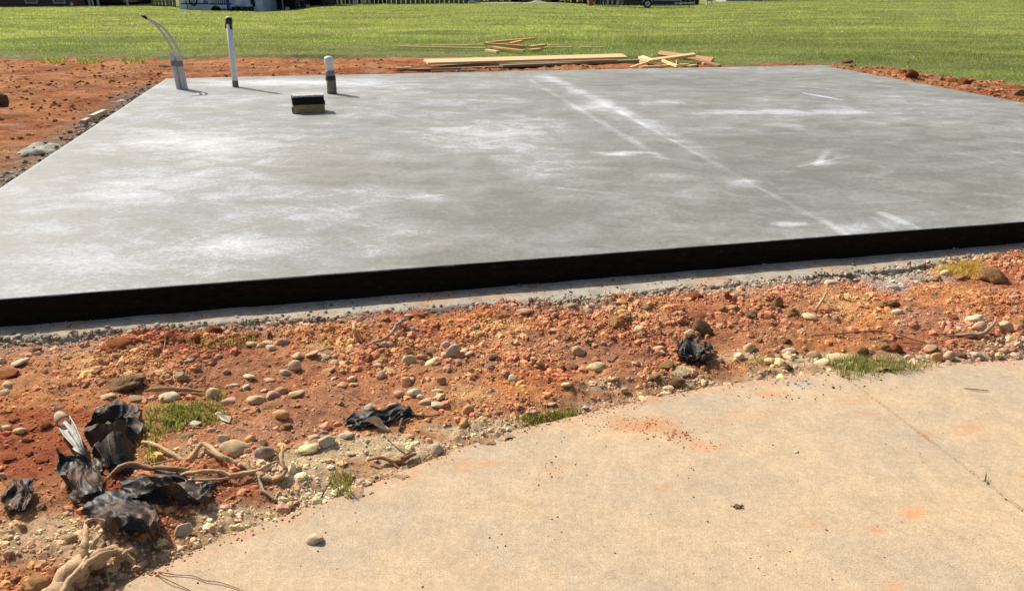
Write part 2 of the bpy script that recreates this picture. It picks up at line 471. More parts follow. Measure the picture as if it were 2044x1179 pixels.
# ------------------------------------------------------------------ slab geometry (corners from the photograph)
ZS = 0.15
SA, SB, SC, SD = at(332, 157, ZS), at(1640, 130, ZS), at(2954, 374, ZS), at(-381, 626, ZS)   # back-left, back-right, front-right, front-left
FD = (SC - SD).to_2d().normalized()          # along the front edge
FN = Vector((-FD.y, FD.x))                   # from the front edge into the slab
def front_dist(x, y):                        # positive into the slab, negative towards the camera
    return (x - SD.x) * FN.x + (y - SD.y) * FN.y
def front_along(x, y):
    return (x - SD.x) * FD.x + (y - SD.y) * FD.y
def in_quad(x, y, m=0.0):
    r = np.ones(np.shape(x), bool)
    for a, b in ((SD, SC), (SC, SB), (SB, SA), (SA, SD)):
        ex, ey = b.x - a.x, b.y - a.y; L = math.hypot(ex, ey)
        r &= ((ex * (y - a.y) - ey * (x - a.x)) / L) > -m
    return r

# driveway edge, photograph pixels at z = 0
DRV = [(230, 1179), (300, 1141), (420, 1084), (560, 1031), (690, 986), (860, 917), (1000, 866), (1100, 841), (1200, 817),
       (1300, 795), (1420, 771), (1560, 752), (1680, 739), (1800, 727), (1920, 721), (2044, 717)]
drv = [at(x, y, 0).to_2d() for x, y in DRV]
d0 = (drv[0] - drv[1]).normalized(); d1 = (drv[-1] - drv[-2]).normalized()
drv = [drv[0] + d0 * 2.5 + Vector((0, -1.2)), drv[0] + d0 * 1.0 + Vector((0, -0.18))] + drv + [drv[-1] + d1 * 1.5 + Vector((0, 0.05)), drv[-1] + d1 * 5.0]
drv = [p.to_2d() for p in catmull([p.to_3d() for p in drv], 14)]
DX = np.array([p.x for p in drv]); DY = np.array([p.y for p in drv])
def drive_dist(x, y):                        # distance above the driveway edge (positive = on the soil side), in y scaled by slope
    yy = np.interp(x, DX, DY); s = np.interp(x, 0.5 * (DX[1:] + DX[:-1]), np.diff(DY) / np.diff(DX))
    return (y - yy) / np.sqrt(1 + s * s)

# footing outer edge: width of the strip in front of the slab face, from photograph pixels
FW = []
for px, py in ((-300, 716), (0, 684), (150, 676), (300, 660), (480, 652), (640, 645), (760, 628), (900, 617), (1050, 606), (1200, 602), (1300, 590), (1330, 582),
               (1420, 578), (1520, 571), (1640, 556), (1760, 552), (1880, 528), (2044, 505), (2300, 492)):
    p = at(px, py, 0.0); FW.append((front_along(p.x, p.y), -front_dist(p.x, p.y)))
FWs = np.array([a for a, b in FW]); FWw = np.array([b for a, b in FW])
def foot_w(s):
    return np.interp(s, FWs, FWw) + 0.06 * fbm(s * 3.1, s * 0 + 3.7, 41, 6, gain=0.7) - 0.008

# ------------------------------------------------------------------ near soil: height and colour
def soil_h_raw(x, y):
    dd = drive_dist(x, y); fd = -front_dist(x, y)
    w0, i0 = worley(x * 5.5 + 0.8 * vnoise(x * 9, y * 9, 18), y * 5.5 + 0.8 * vnoise(x * 9, y * 9, 19), 17)
    h = 0.020 * fbm(x * 2.3, y * 2.3, 1, 4) + 0.024 * i0 * np.clip(1 - w0 * w0 * 2.2, 0, 1) * sstep(-0.3, 0.3, fbm(x * 1.4, y * 1.4, 16, 3)) + 0.014 * fbm(x * 8, y * 8, 2, 4)
    w1, i1 = worley(x * 13 + 0.6 * vnoise(x * 20, y * 20, 8), y * 13, 3)
    w2, i2 = worley(x * 34 + 0.5 * vnoise(x * 60, y * 60, 9), y * 34, 4)
    rough = sstep(-0.25, 0.35, fbm(x * 1.9 + 4, y * 1.9, 12, 3))
    h = h + rough * 0.022 * i1 * np.clip(1 - w1 * w1 * 1.9, 0, 1) + (0.35 + rough) * 0.007 * i2 * np.clip(1 - w2 * w2 * 1.8, 0, 1)
    w3, i3 = worley(x * 62 + 0.6 * vnoise(x * 90, y * 90, 28), y * 62, 27)
    h = h + 0.008 * fbm(x * 30, y * 30, 5, 3) + (0.3 + 0.9 * rough) * 0.0075 * i3 * np.clip(1 - w3 * w3 * 1.7, 0, 1)
    h = h - 0.030 * (1 - sstep(0.0, 0.22, dd)) - 0.012 * (1 - sstep(0.0, 0.12, fd - foot_w(front_along(x, y))))
    return h + 0.004

R_ = (0.46, 0.145, 0.062); O_ = (0.63, 0.275, 0.105); Y_ = (0.68, 0.39, 0.17); B_ = (0.40, 0.195, 0.108); T_ = (0.72, 0.545, 0.335); G_ = (0.42, 0.365, 0.295); P_ = (0.53, 0.285, 0.175)
BLOBS = [  # photograph x, y, radii, soil colour, weight
    (90, 690, 160, 18, G_, 0.30), (560, 655, 110, 16, G_, 0.40), (720, 640, 70, 12, G_, 0.20), (1150, 608, 140, 14, G_, 0.40), (1420, 585, 120, 12, G_, 0.40), (1560, 568, 100, 12, G_, 0.30),
    (1820, 560, 90, 22, (0.45, .42, .38), .8), (260, 730, 140, 40, Y_, .6), (60, 800, 120, 30, O_, .6), (120, 830, 110, 20, (0.40, .105, .042), .85), (60, 900, 95, 70, (0.38, .11, .05), .9), (215, 985, 50, 60, (0.36, .10, .04), .9),  # the first two deep reds also paint hollow shade into the soil
    (120, 1080, 160, 60, T_, .7), (60, 1160, 90, 40, O_, .8), (70, 1120, 70, 30, B_, .4), (620, 660, 90, 24, O_, .7), (660, 700, 60, 40, Y_, .6), (450, 740, 160, 40, B_, .45),
    (640, 810, 140, 40, B_, .55), (560, 860, 120, 26, P_, .6), (600, 930, 120, 40, T_, .9), (760, 890, 150, 30, T_, 1.), (960, 850, 110, 18, T_, .9), (640, 985, 90, 30, T_, .8), (470, 1040, 110, 40, T_, .75),
    (930, 650, 100, 26, O_, .5), (1000, 660, 60, 30, Y_, .6), (1120, 690, 110, 40, B_, .6), (1060, 770, 90, 26, O_, .9), (1090, 750, 60, 30, R_, .6), (1200, 770, 60, 14, T_, .7), (930, 790, 50, 20, Y_, .7),
    (850, 720, 110, 26, B_, .5), (1250, 700, 120, 30, B_, .5), (1290, 630, 90, 26, Y_, .4), (1450, 650, 150, 50, B_, .4), (1400, 600, 70, 20, R_, .5), (1700, 610, 60, 40, Y_, .6), (1740, 640, 60, 30, O_, .9),
    (1660, 690, 80, 18, O_, .8), (1500, 735, 80, 16, O_, .8), (1480, 715, 60, 12, T_, .6), (1640, 720, 90, 14, T_, .8), (1900, 590, 120, 30, O_, .7), (1860, 640, 100, 30, P_, .5), (2010, 680, 60, 12, T_, .6),
    (1300, 760, 110, 20, B_, .5), (330, 860, 120, 20, B_, .5), (420, 900, 90, 20, T_, .5)]
def soil_col(x, y, z):
    px, py = proj(x, y, z)
    n = fbm(x * 2.6, y * 2.6, 21, 4); n2 = fbm(x * 6.5, y * 6.5, 25, 4)
    c = np.empty(np.shape(x) + (3,))
    t = sstep(-0.5, 0.5, n + 0.6 * n2)[..., None]
    c[:] = np.array(B_) * 0.45 + np.array(R_) * 0.55
    c = c * (1 - t) + (np.array(O_) * 0.6 + np.array(P_) * 0.4) * t
    jx = 34 * fbm(x * 5, y * 5, 31, 4); jy = 12 * fbm(x * 5, y * 5, 35, 4)
    for bx, by, rx, ry, bc, w in BLOBS:
        q = np.sqrt(((px + jx - bx) / rx) ** 2 + ((py + jy - by) / ry) ** 2)
        k = (w * (1 - sstep(0.55, 1.25, q)))[..., None]
        c = c * (1 - k) + np.array(bc) * k
    dd = drive_dist(x, y)
    k = (0.65 * (1 - sstep(0.02, 0.16, dd + 0.06 * n2)))[..., None]
    c = c * (1 - k) + np.array(T_) * 0.92 * k
    return c

# ------------------------------------------------------------------ lawn and rear soil fields
ZL = 0.085
YB = np.array([(-1500, 112), (-400, 112), (0, 113), (330, 110), (560, 107), (700, 105), (850, 107), (1000, 117), (1250, 126), (1430, 131), (1650, 131),
               (1720, 137), (1800, 142), (1900, 155), (2044, 176), (2400, 252), (3000, 390), (4500, 640)], float)
def soil_field(x, y):                        # > 0 on the rear soil, < 0 on the lawn (photograph rows, roughened)
    px, py = proj(x, y, ZL)
    w = 8.0 * fbm(x * 1.3, y * 1.6, 51, 5, gain=0.65) * (1 + 0.012 * np.maximum(py - 130, 0))
    return py - np.interp(px, YB[:, 0], YB[:, 1]) + w
FAR = [(-600, 15), (0, 15.5), (240, 13.5), (300, 12.5), (345, 14), (362, 18), (440, 21), (530, 22), (590, 19), (625, 13), (700, 10.5), (860, 9), (1000, 8), (1100, 7.5), (1180, 12), (1290, 15.5), (1380, 14), (1450, 7), (1560, 4), (1750, 3), (2044, 2), (2600, 1)]
FARX = np.array([(a - 1022) / F / 1.06 for a, b in FAR])
FARZ = np.array([at_depth(a, b, 68.0).z for a, b in FAR])
def lawn_h(x, y):
    t = np.clip((y - 17.0) / 51.0, 0, 1.25); r = x / np.maximum(y, 1.0)
    zf = np.interp(r, FARX, FARZ)
    k = np.clip(t, 0, 1) ** 1.35
    h = ZL * (1 - k) + zf * k
    return h + 0.045 * fbm(x * 0.35, y * 0.35, 61, 3) * sstep(13, 20, y)

# ------------------------------------------------------------------ structure: lawn sheet to the horizon
def grid_faces(ny, nx, keep=None):
    i, j = np.meshgrid(np.arange(ny - 1), np.arange(nx - 1), indexing='ij')
    a = i * nx + j
    f = np.stack([a, a + 1, a + nx + 1, a + nx], -1).reshape(-1, 4)
    if keep is not None:
        f = f[keep[f].all(1)]
    return f

def cull(verts, faces, *arrs):
    used = np.unique(faces); remap = np.full(len(verts), -1, np.int64); remap[used] = np.arange(len(used))
    return (verts[used], remap[faces]) + tuple(a[used] for a in arrs)

ys = np.concatenate([[-60, -25, -10, -4], np.arange(0, 11, 0.5), np.arange(11, 24, 0.12), np.arange(24, 50, 0.5), np.arange(50, 86, 1.0), [95, 120, 170, 260, 420, 700]])
xs = np.concatenate([[-600, -300, -150, -90, -60], np.arange(-45, -14, 1.0), np.arange(-14, 14, 0.2), np.arange(14, 46, 1.0), [60, 90, 150, 300, 600]])
X, Y = np.meshgrid(xs, ys)
Z = lawn_h(X, Y)
sf = np.where(Y > 4.0, soil_field(X, Y), 50.0)
low = (np.abs(X) < 9.5) & (Y < 6.3)
Z = np.where(low, -0.22, Z)
Z = np.where(in_quad(X, Y, -0.02), -0.22, Z)
Z = np.where((~low) & (sf > 0) & (Y < 17), Z - 0.16 * sstep(0.0, 9.0, sf), Z)
Z = np.where(Y < -3, -0.25, Z)
me = mesh_np('lawn', np.stack([X, Y, Z], -1).reshape(-1, 3), grid_faces(*X.shape), M['lawn'], smooth=True)
tag(link(bpy.data.objects.new('lawn', me)), kind='structure')

# ------------------------------------------------------------------ structure: red soil left of, behind and right of the slab
xs = np.arange(-13, 9.6, 0.04); ys = np.arange(4.6, 16.2, 0.04)
X, Y = np.meshgrid(xs, ys)
sf = soil_field(X, Y)
h = ZL + 0.04 * fbm(X * 0.8, Y * 2.0, 71, 4) + 0.045 * fbm(X * 2.6, Y * 5.5, 72, 5, gain=0.62)
w1, i1 = worley(X * 7, Y * 7, 73)
h = h + 0.035 * i1 ** 2 * np.clip(1 - w1 * w1 * 1.8, 0, 1) * sstep(-0.2, 0.3, fbm(X * 1.2, Y * 2.4, 74, 3))
h = h - 0.03 - 0.2 * (1 - sstep(-16, -2, sf)) + 0.03 * sstep(-4, 4, sf)
inq = in_quad(X, Y, 0.0)
h = np.where(in_quad(X, Y, 0.25), np.minimum(h, ZS - 0.025), h)
h = np.where(inq, -0.1, h)
h = np.where((X > -4.2) & (front_dist(X, Y) < 0.1), -0.2, h)
t = sstep(-0.45, 0.45, fbm(X * 1.0, Y * 2.2, 75, 5))[..., None]; t2 = sstep(0.0, 0.5, fbm(X * 2.6, Y * 4, 76, 4))[..., None]
c = np.array((0.36, 0.13, 0.055)) * (1 - t) + np.array((0.54, 0.235, 0.098)) * t
c = c * (1 - 0.55 * t2) + np.array((0.54, 0.32, 0.19)) * 0.55 * t2
edge = (1 - sstep(0.10, 0.55, -((SD.x - SA.x) * (Y - SA.y) - (SD.y - SA.y) * (X - SA.x)) / (SD - SA).to_2d().length + 0.10 * fbm(X * 4, Y * 4, 77, 4)))
edge = (edge * (X < 0) * (Y < SA.y) * 0.8)[..., None]
c = c * (1 - edge) + np.array((0.27, 0.235, 0.195)) * edge
keep = ((sf > -22) & ~in_quad(X, Y, -0.12) & ~((X > -4.2) & (front_dist(X, Y) < 0.0))).ravel()
V, Fc, Cc = cull(np.stack([X, Y, h], -1).reshape(-1, 3), grid_faces(*X.shape, keep), c.reshape(-1, 3))
tag(link(bpy.data.objects.new('red_soil', mesh_np('red_soil', V, Fc, M['redsoil'], Cc, True))), kind='structure')
RS = (xs, ys, h)
def rear_h(x, y):
    i = min(max(int(round((x - xs0) / 0.04)), 0), RS[2].shape[1] - 1); j = min(max(int(round((y - ys0) / 0.04)), 0), RS[2].shape[0] - 1)
    return max(RS[2][j, i], lawn_h(np.float64(x), np.float64(y)) if soil_field(np.float64(x), np.float64(y)) < 0 else -1)
xs0, ys0 = xs[0], ys[0]

# ------------------------------------------------------------------ structure: near soil strip
STEP = 0.008
nxs = np.arange(-4.6, 7.6, STEP); nys = np.arange(0.2, 6.6, STEP)
X, Y = np.meshgrid(nxs, nys)
sel = (drive_dist(X, Y) > -0.05) & (front_dist(X, Y) < 0.03)
px, py = proj(X, Y, np.zeros_like(X)); sel &= (px > -420) & (px < 2460) & (py < 1420) & (Y > 0.9)
H = np.zeros_like(X) - 0.1
H[sel] = soil_h_raw(X[sel], Y[sel])
C = np.zeros(X.shape + (3,)); C[sel] = soil_col(X[sel], Y[sel], H[sel])
foot = sel & (-front_dist(X, Y) < foot_w(front_along(X, Y)))
H = np.where(foot, np.minimum(H, -0.012), H)
V, Fc, Cc = cull(np.stack([X, Y, H], -1).reshape(-1, 3), grid_faces(*X.shape, sel.ravel()), C.reshape(-1, 3))
tag(link(bpy.data.objects.new('dirt_strip', mesh_np('dirt_strip', V, Fc, M['soil'], Cc, True))), kind='structure')
def near_h(x, y):
    i = np.clip(((np.asarray(x) - nxs[0]) / STEP).round().astype(int), 0, len(nxs) - 1); j = np.clip(((np.asarray(y) - nys[0]) / STEP).round().astype(int), 0, len(nys) - 1)
    return H[j, i]
def on_soil(px, py, lift=0.0):
    z = 0.0
    for _ in range(4):
        p = at(px, py, z + lift); z = float(near_h(p.x, p.y)) if drive_dist(p.x, p.y) > -0.02 else 0.0
    return at(px, py, z + lift)

# ------------------------------------------------------------------ structure: driveway in two panels with a tooled joint
J0, J1 = at(1672, 741, 0).to_2d(), at(2044, 1020, 0).to_2d()
jd = (J1 - J0).normalized(); jn = Vector((-jd.y, jd.x))
drive = bpy.data.objects.new('driveway', None); link(drive); tag(drive, kind='structure')
mb = MB(); poly = [(p.x, p.y, -0.018) for p in drv] + [(12, -6, -0.018), (-9, -6, -0.018)]
n = len(poly); mb.v = poly + [(a, b, -0.2) for a, b, c in poly]
mb.f = [tuple(range(n))] + [(i, (i + 1) % n, (i + 1) % n + n, i + n) for i in range(n)]
mb.build('joint_filler', simple('joint_dirt', (0.05, 0.036, 0.025), 1.0, 0.1, 0.4, 60), drive)
rr = random.Random(5)
edge_pts = []
for a, b in zip(drv[:-1], drv[1:]):
    m = max(1, int((b - a).length / 0.04))
    for k in range(m):
        p = a.lerp(b, k / m); edge_pts.append(p + Vector((rr.uniform(-1, 1), rr.uniform(-1, 1))) * 0.0025)
edge_pts.append(drv[-1])
def side(p): return (p - J0).dot(jn)
STAINS = [(1290, 850, 95, 20, .75), (1240, 835, 50, 10, .5), (1350, 865, 60, 12, .5), (1400, 890, 70, 16, .45), (1550, 790, 60, 10, .45), (1100, 940, 50, 14, .4), (1105, 935, 30, 22, .35), (960, 925, 90, 10, .4),
          (1822, 1028, 38, 9, 1.0), (1746, 1056, 22, 6, .8), (1930, 1030, 20, 8, .4), (1325, 975, 24, 9, .55), (1400, 840, 70, 26, .35), (1620, 770, 120, 14, .3), (1790, 1165, 40, 14, .5), (1930, 857, 50, 10, .5),
          (1850, 865, 20, 8, .4), (1720, 828, 30, 6, .5), (640, 1120, 60, 24, .3), (900, 1080, 70, 24, .25), (1580, 1130, 50, 26, .35), (2036, 948, 14, 6, .6), (1480, 910, 120, 30, .3), (820, 960, 70, 12, .4), (480, 1090, 90, 20, .3), (760, 990, 60, 12, .35), (1950, 930, 20, 8, .4)]
for sgn in (-1, 1):
    pts = [p for p in edge_pts if side(p) * sgn > 0.004]
    e0 = J0 + jn * 0.0040 * sgn; e1 = J0 + jd * 9.0 + jn * 0.0040 * sgn
    if side(pts[0]) * sgn > 0 and sgn * side(Vector((-9, 0))) > 0:
        ring = pts + [e0, e1, Vector((-9, e1.y))]
    else:
        ring = [e1, e0] + pts + [Vector((14, pts[-1].y)), Vector((14, e1.y))]
    bm = bmesh.new()
    vs = [bm.verts.new((p.x, p.y, 0)) for p in ring]
    f = bm.faces.new(vs)
    if f.normal.z < 0: bmesh.ops.reverse_faces(bm, faces=[f])
    ext = bmesh.ops.extrude_face_region(bm, geom=[f])
    for v in ext['geom']:
        if isinstance(v, bmesh.types.BMVert): v.co.z -= 0.14
    bmesh.ops.recalc_face_normals(bm, faces=bm.faces)
    rim = [e for e in bm.edges if all(abs(v.co.z) < 1e-5 for v in e.verts)]
    bmesh.ops.bevel(bm, geom=rim, offset=0.0045, segments=2, affect='EDGES', clamp_overlap=True)
    for cx in np.arange(-3.5, 6.5, 0.06):
        bmesh.ops.bisect_plane(bm, geom=[g for g in list(bm.faces) + list(bm.edges) + list(bm.verts)], plane_co=(cx, 0, 0), plane_no=(1, 0, 0))
    for cy in np.arange(0.9, 5.2, 0.06):
        bmesh.ops.bisect_plane(bm, geom=[g for g in list(bm.faces) + list(bm.edges) + list(bm.verts)], plane_co=(0, cy, 0), plane_no=(0, 1, 0))
    me = bpy.data.meshes.new('concrete_panel'); bm.to_mesh(me); bm.free()
    co = np.empty(len(me.vertices) * 3); me.vertices.foreach_get('co', co); co = co.reshape(-1, 3)
    px, py = proj(co[:, 0], np.maximum(co[:, 1], 0.6), co[:, 2])
    st = np.zeros(len(co))
    for a, b, rx, ry, w in STAINS:
        q = np.sqrt(((px - a) / rx) ** 2 + ((py - b) / ry) ** 2); st = np.maximum(st, w * (1 - sstep(0.3, 1.15, q)))
    st = np.maximum(st, 0.42 * (1 - sstep(0.0, 0.22, -drive_dist(co[:, 0], co[:, 1]))))
    a = me.attributes.new('stain', 'FLOAT', 'POINT'); a.data.foreach_set('value', st.astype(np.float32))
    me.materials.append(M['drive'])
    link(bpy.data.objects.new('concrete_panel', me), drive)

# ------------------------------------------------------------------ the concrete slab
sv = np.concatenate([np.linspace(0, 0.22, 130, endpoint=False), np.linspace(0.22, 1.0, 270)]); su = np.linspace(0, 1, 380)
U, Vv = np.meshgrid(su, sv)
def bil(k): return (SD[k] * (1 - U) + SC[k] * U) * (1 - Vv) + (SA[k] * (1 - U) + SB[k] * U) * Vv
X, Y = bil(0), bil(1)
Zt = ZS + 0.0022 * fbm(X * 1.5, Y * 1.5, 81, 3)
px, py = proj(X, Y, Zt)
pale = 0.27 + 0.26 * fbm(X * 0.55, Y * 1.1, 82, 4) + 0.10 * fbm(X * 2.2, Y * 5, 83, 4) + 0.13 * (1 - sstep(600, 1300, px))
for a, b, rx, ry, w in [(400, 285, 280, 42, .34), (300, 370, 200, 60, .2), (180, 470, 200, 60, .16), (480, 490, 170, 34, .42), (620, 166, 260, 9, .4), (1000, 270, 210, 50, .32), (1100, 330, 130, 40, .32), (740, 380, 60, 25, .22), (860, 395, 60, 12, .25),
                        (150, 540, 200, 50, .2), (60, 440, 120, 80, .15), (700, 350, 190, 55, -.22), (1000, 425, 260, 60, -.2), (1000, 520, 260, 40, -.22), (1500, 300, 400, 100, -.10), (1700, 360, 420, 120, -.13), (1450, 160, 300, 18, -.12),
                        (1560, 224, 260, 8, .33), (1900, 206, 170, 8, .3), (1200, 210, 140, 14, .2), (1790, 190, 110, 20, .13), (640, 225, 80, 10, -.2), (900, 200, 220, 20, .12), (1330, 205, 80, 10, .2),
                        (1240, 306, 75, 7, .55), (1575, 447, 45, 8, .5), (1700, 455, 60, 14, .35), (1790, 440, 50, 14, .35), (1480, 365, 45, 12, .4), (1650, 325, 50, 6, .4), (1870, 380, 60, 20, .14), (1330, 352, 70, 10, .25), (350, 235, 170, 10, .15)]:
    q = np.sqrt(((px - a) / rx) ** 2 + ((py - b) / ry) ** 2); pale = pale + w * (1 - sstep(0.2, 1.15, q))
scuff = np.zeros_like(pale)
def seg(p, q, wid, amp):
    global pale, scuff
    a, b = at(p[0], p[1], ZS), at(q[0], q[1], ZS)
    ex, ey = b.x - a.x, b.y - a.y; L2 = ex * ex + ey * ey
    t = np.clip(((X - a.x) * ex + (Y - a.y) * ey) / L2, 0, 1)
    wob = 0.02 * fbm(X * 2, Y * 2, 84, 3)
    d = np.hypot(X - a.x - t * ex, Y - a.y - t * ey) + wob
    long_ = math.hypot(p[0] - q[0], p[1] - q[1]) > 190
    if amp >= 0.28: scuff = np.maximum(scuff, (0.5 if long_ else min(1, amp * 1.5)) * (1 - sstep(wid * 0.25, wid * 1.3, d)) * (0.55 + 0.6 * vnoise(X * 4, Y * 4, 86)))
    pale = pale + amp * (1 - sstep(wid * 0.1, wid * 1.15, d)) * (0.35 + 0.75 * vnoise(X * 3, Y * 3, 85)) * (0.75 if amp > 0 else 1.0)
for s in [((1058, 160), (1325, 317), .075, .42), ((1235, 222), (1700, 474), .05, .44), ((1086, 150), (1345, 268), .16, .36), ((1345, 268), (1420, 312), .12, .3), ((1072, 153), (1260, 236), .30, .22), ((1260, 240), (1420, 330), .26, .12), ((1440, 345), (1540, 385), .14, .2), ((1600, 173), (1712, 183), .035, .5), ((1605, 186), (1676, 199), .05, .6),
          ((1700, 163), (1792, 176), .03, .3), ((1395, 203), (1452, 213), .035, .4), ((1628, 331), (1655, 298), .05, .4), ((1596, 332), (1692, 312), .04, .38), ((1480, 343), (1585, 343), .03, .4), ((1112, 375), (1246, 388), .035, .42), ((1500, 373), (1576, 364), .03, .3),
          ((1760, 425), (1832, 455), .05, .42), ((1640, 435), (1690, 468), .04, .35), ((1740, 434), (1790, 462), .03, .3), ((1178, 303), (1310, 314), .04, .4), ((1530, 165), (1610, 172), .03, .2), ((820, 396), (890, 388), .03, .3),
          ((170, 262), (640, 250), .025, -.22), ((640, 250), (1187, 229), .025, -.2)]:
    seg(*s)
ny, nx = X.shape
V = np.stack([X, Y, Zt], -1).reshape(-1, 3); Fc = grid_faces(ny, nx)
rim = np.concatenate([np.arange(nx), np.arange(1, ny) * nx + nx - 1, (ny - 1) * nx + np.arange(nx - 2, -1, -1), np.arange(ny - 2, 0, -1) * nx])
lowv = V[rim].copy(); lowv[:, 2] = -0.16; o = len(V); k = np.arange(len(rim)); k2 = (k + 1) % len(rim)
Fs = np.stack([rim[k], o + k, o + k2, rim[k2]], -1)
slab = bpy.data.objects.new('concrete_slab', mesh_np('concrete_slab', np.concatenate([V, lowv]), np.concatenate([Fc, Fs]), M['slab'], None, True, {'pale': np.concatenate([pale.ravel(), np.full(len(rim), 0.3)]), 'scuff': np.concatenate([scuff.ravel(), np.zeros(len(rim))])}))
slab.data.polygons.foreach_set('use_smooth', np.concatenate([np.ones(len(Fc), bool), np.zeros(len(Fs), bool)]))
link(slab); tag(slab, 'large grey concrete slab with pale patches and a black front edge', 'foundation')
# black coating on the front face: two lengths meeting at a joint
sj = front_along(*at(1690, 470, ZS).to_2d()); Lf = (SC - SD).to_2d().length
for s0, s1 in ((0.0, sj - 0.0006), (sj + 0.0006, Lf)):
    ss = np.arange(s0, s1, 0.03); ss[-1] = s1
    top = ZS + 0.0015 + 0.003 * fbm(ss * 5, ss * 0, 86, 4) - 0.006 * np.clip(fbm(ss * 9, ss * 0 + 2, 88, 4) - 0.15, 0, 1); outw = -0.007 - 0.003 * fbm(ss * 2, ss * 0, 87, 3)
    vs = []
    for s, tz, ow in zip(ss, top, outw):
        for dist, z in ((0.004, tz - 0.012), (ow * 0.5, tz - 0.004), (ow, tz - 0.012), (ow - 0.002, 0.06), (ow - 0.001, -0.06)):
            vs.append((SD.x + FD.x * s + FN.x * dist, SD.y + FD.y * s + FN.y * dist, z))
    nn = len(ss); fs = np.array([(i * 5 + j, (i + 1) * 5 + j, (i + 1) * 5 + j + 1, i * 5 + j + 1) for i in range(nn - 1) for j in range(4)])
    link(bpy.data.objects.new('edge_coating', mesh_np('edge_coating', vs, fs, M['coat'], None, False)), slab)
# rough footing lip at the foot of the slab
ss = np.arange(-0.6, Lf, 0.02); vv = np.linspace(-0.01, 1.0, 30)
S, Tt = np.meshgrid(ss, vv)
D = Tt * 0.62
fw = foot_w(S)
X = SD.x + FD.x * S - FN.x * D; Y = SD.y + FD.y * S - FN.y * D
Zf = 0.008 + 0.006 * fbm(X * 5, Y * 5, 91, 5) + 0.012 * sstep(0.0, 0.06, fw - D) * 0.3
Zf = Zf + 0.018 * np.clip(fbm(X * 14, Y * 14, 93, 4), 0, 1) * sstep(0.10, 0.0, fw - D)
Zf = Zf - 0.09 * sstep(-0.006, 0.035, D - fw)
kp = (D < fw + 0.05).ravel()
V, Fc = cull(np.stack([X, Y, Zf], -1).reshape(-1, 3), grid_faces(*X.shape, kp)[:, ::-1])
link(bpy.data.objects.new('footing', mesh_np('footing', V, Fc, M['footing'], None, True)), slab)
def foot_top(x, y): return 0.010

# ------------------------------------------------------------------ stuff: loose clods, rubble, crumbs
def ico(sub):
    bm = bmesh.new(); bmesh.ops.create_icosphere(bm, subdivisions=sub, radius=1.0)
    v = np.array([x.co[:] for x in bm.verts]); f = np.array([[q.index for q in x.verts] for x in bm.faces]); bm.free()
    return v, f
ICO1, ICO2, ICO3 = ico(1), ico(2), ico(3)

def scatter(name, P, rad, colr, base, mat, flat=0.7, jit=0.25, seed=1, kind='stuff', parent=None, smooth=False):
    rg = np.random.default_rng(seed); bv, bf = base; n = len(P); m = len(bv)
    q = rg.normal(size=(n, 4)); q /= np.linalg.norm(q, axis=1)[:, None]; w, x, y, z = q.T
    Rm = np.stack([np.stack([1 - 2 * (y * y + z * z), 2 * (x * y - z * w), 2 * (x * z + y * w)], -1),
                   np.stack([2 * (x * y + z * w), 1 - 2 * (x * x + z * z), 2 * (y * z - x * w)], -1),
                   np.stack([2 * (x * z - y * w), 2 * (y * z + x * w), 1 - 2 * (x * x + y * y)], -1)], 1)
    sc = rg.uniform(0.65, 1.25, (n, 1, 3)) * rad[:, None, None]
    v = bv[None] * (1 + jit * rg.uniform(-1, 1, (n, m, 1))) * sc
    v = np.einsum('nij,nmj->nmi', Rm, v); v[:, :, 2] *= flat
    v += P[:, None, :]
    f = (bf[None] + (np.arange(n) * m)[:, None, None]).reshape(-1, 3)
    c = np.repeat(colr, m, axis=0)
    o = bpy.data.objects.new(name, mesh_np(name, v.reshape(-1, 3), f, mat, c, smooth)); link(o, parent); tag(o, kind=kind)
    return o

def soil_points(n, seed, dens=None, x0=-2.9, x1=6.3, ymin=1.2, ymax=5.6):
    rg = np.random.default_rng(seed); out = []; tot = 0
    while tot < n:
        x = rg.uniform(x0, x1, 60000); y = rg.uniform(ymin, ymax, 60000)
        ok = (drive_dist(x, y) > 0.004) & (-front_dist(x, y) > foot_w(front_along(x, y)) - 0.015)
        px, py = proj(x, y, np.zeros_like(x)); ok &= (px > -220) & (px < 2260) & (py < 1300)
        if dens is not None: ok &= rg.uniform(0, 1, len(x)) < dens(x, y)
        out.append(np.stack([x[ok], y[ok]], -1)); tot += ok.sum()
    return np.concatenate(out)[:n]
def dens_rough(x, y):
    return np.clip(0.12 + 0.9 * sstep(-0.25, 0.35, fbm(x * 1.9 + 4, y * 1.9, 12, 3)) * (0.35 + 0.65 * sstep(-0.3, 0.4, fbm(x * 6, y * 6, 13, 3))), 0, 1)
def soil_scatter(name, n, r0, r1, base, seed, sink, dens=dens_rough, tint=(1, 1, 1), var=0.3):
    P2 = soil_points(n, seed, dens); rg = np.random.default_rng(seed + 1)
    r = r0 + (r1 - r0) * rg.uniform(0, 1, n) ** 2.6
    z = near_h(P2[:, 0], P2[:, 1]); c = soil_col(P2[:, 0], P2[:, 1], z) * np.array(tint) * 1.10 + np.array((0.012, 0.010, 0.007))
    c = c * (1 + var * rg.uniform(-1, 1, (n, 1))) * (1 + 0.08 * rg.normal(size=(n, 3)))
    pale = rg.uniform(0, 1, n) < 0.05
    c[pale] = np.array((0.44, 0.30, 0.18)) * rg.uniform(0.7, 1.2, (pale.sum(), 1))
    return scatter(name, np.column_stack([P2, z + r * sink]), r, np.clip(c, 0.01, 0.8), base, M['clod'], 0.75, 0.28, seed)
soil_scatter('soil_crumbs', 48000, 0.0022, 0.0078, ICO1, 101, 0.15)
soil_scatter('soil_clods', 3800, 0.008, 0.024, ICO2, 103, -0.05)
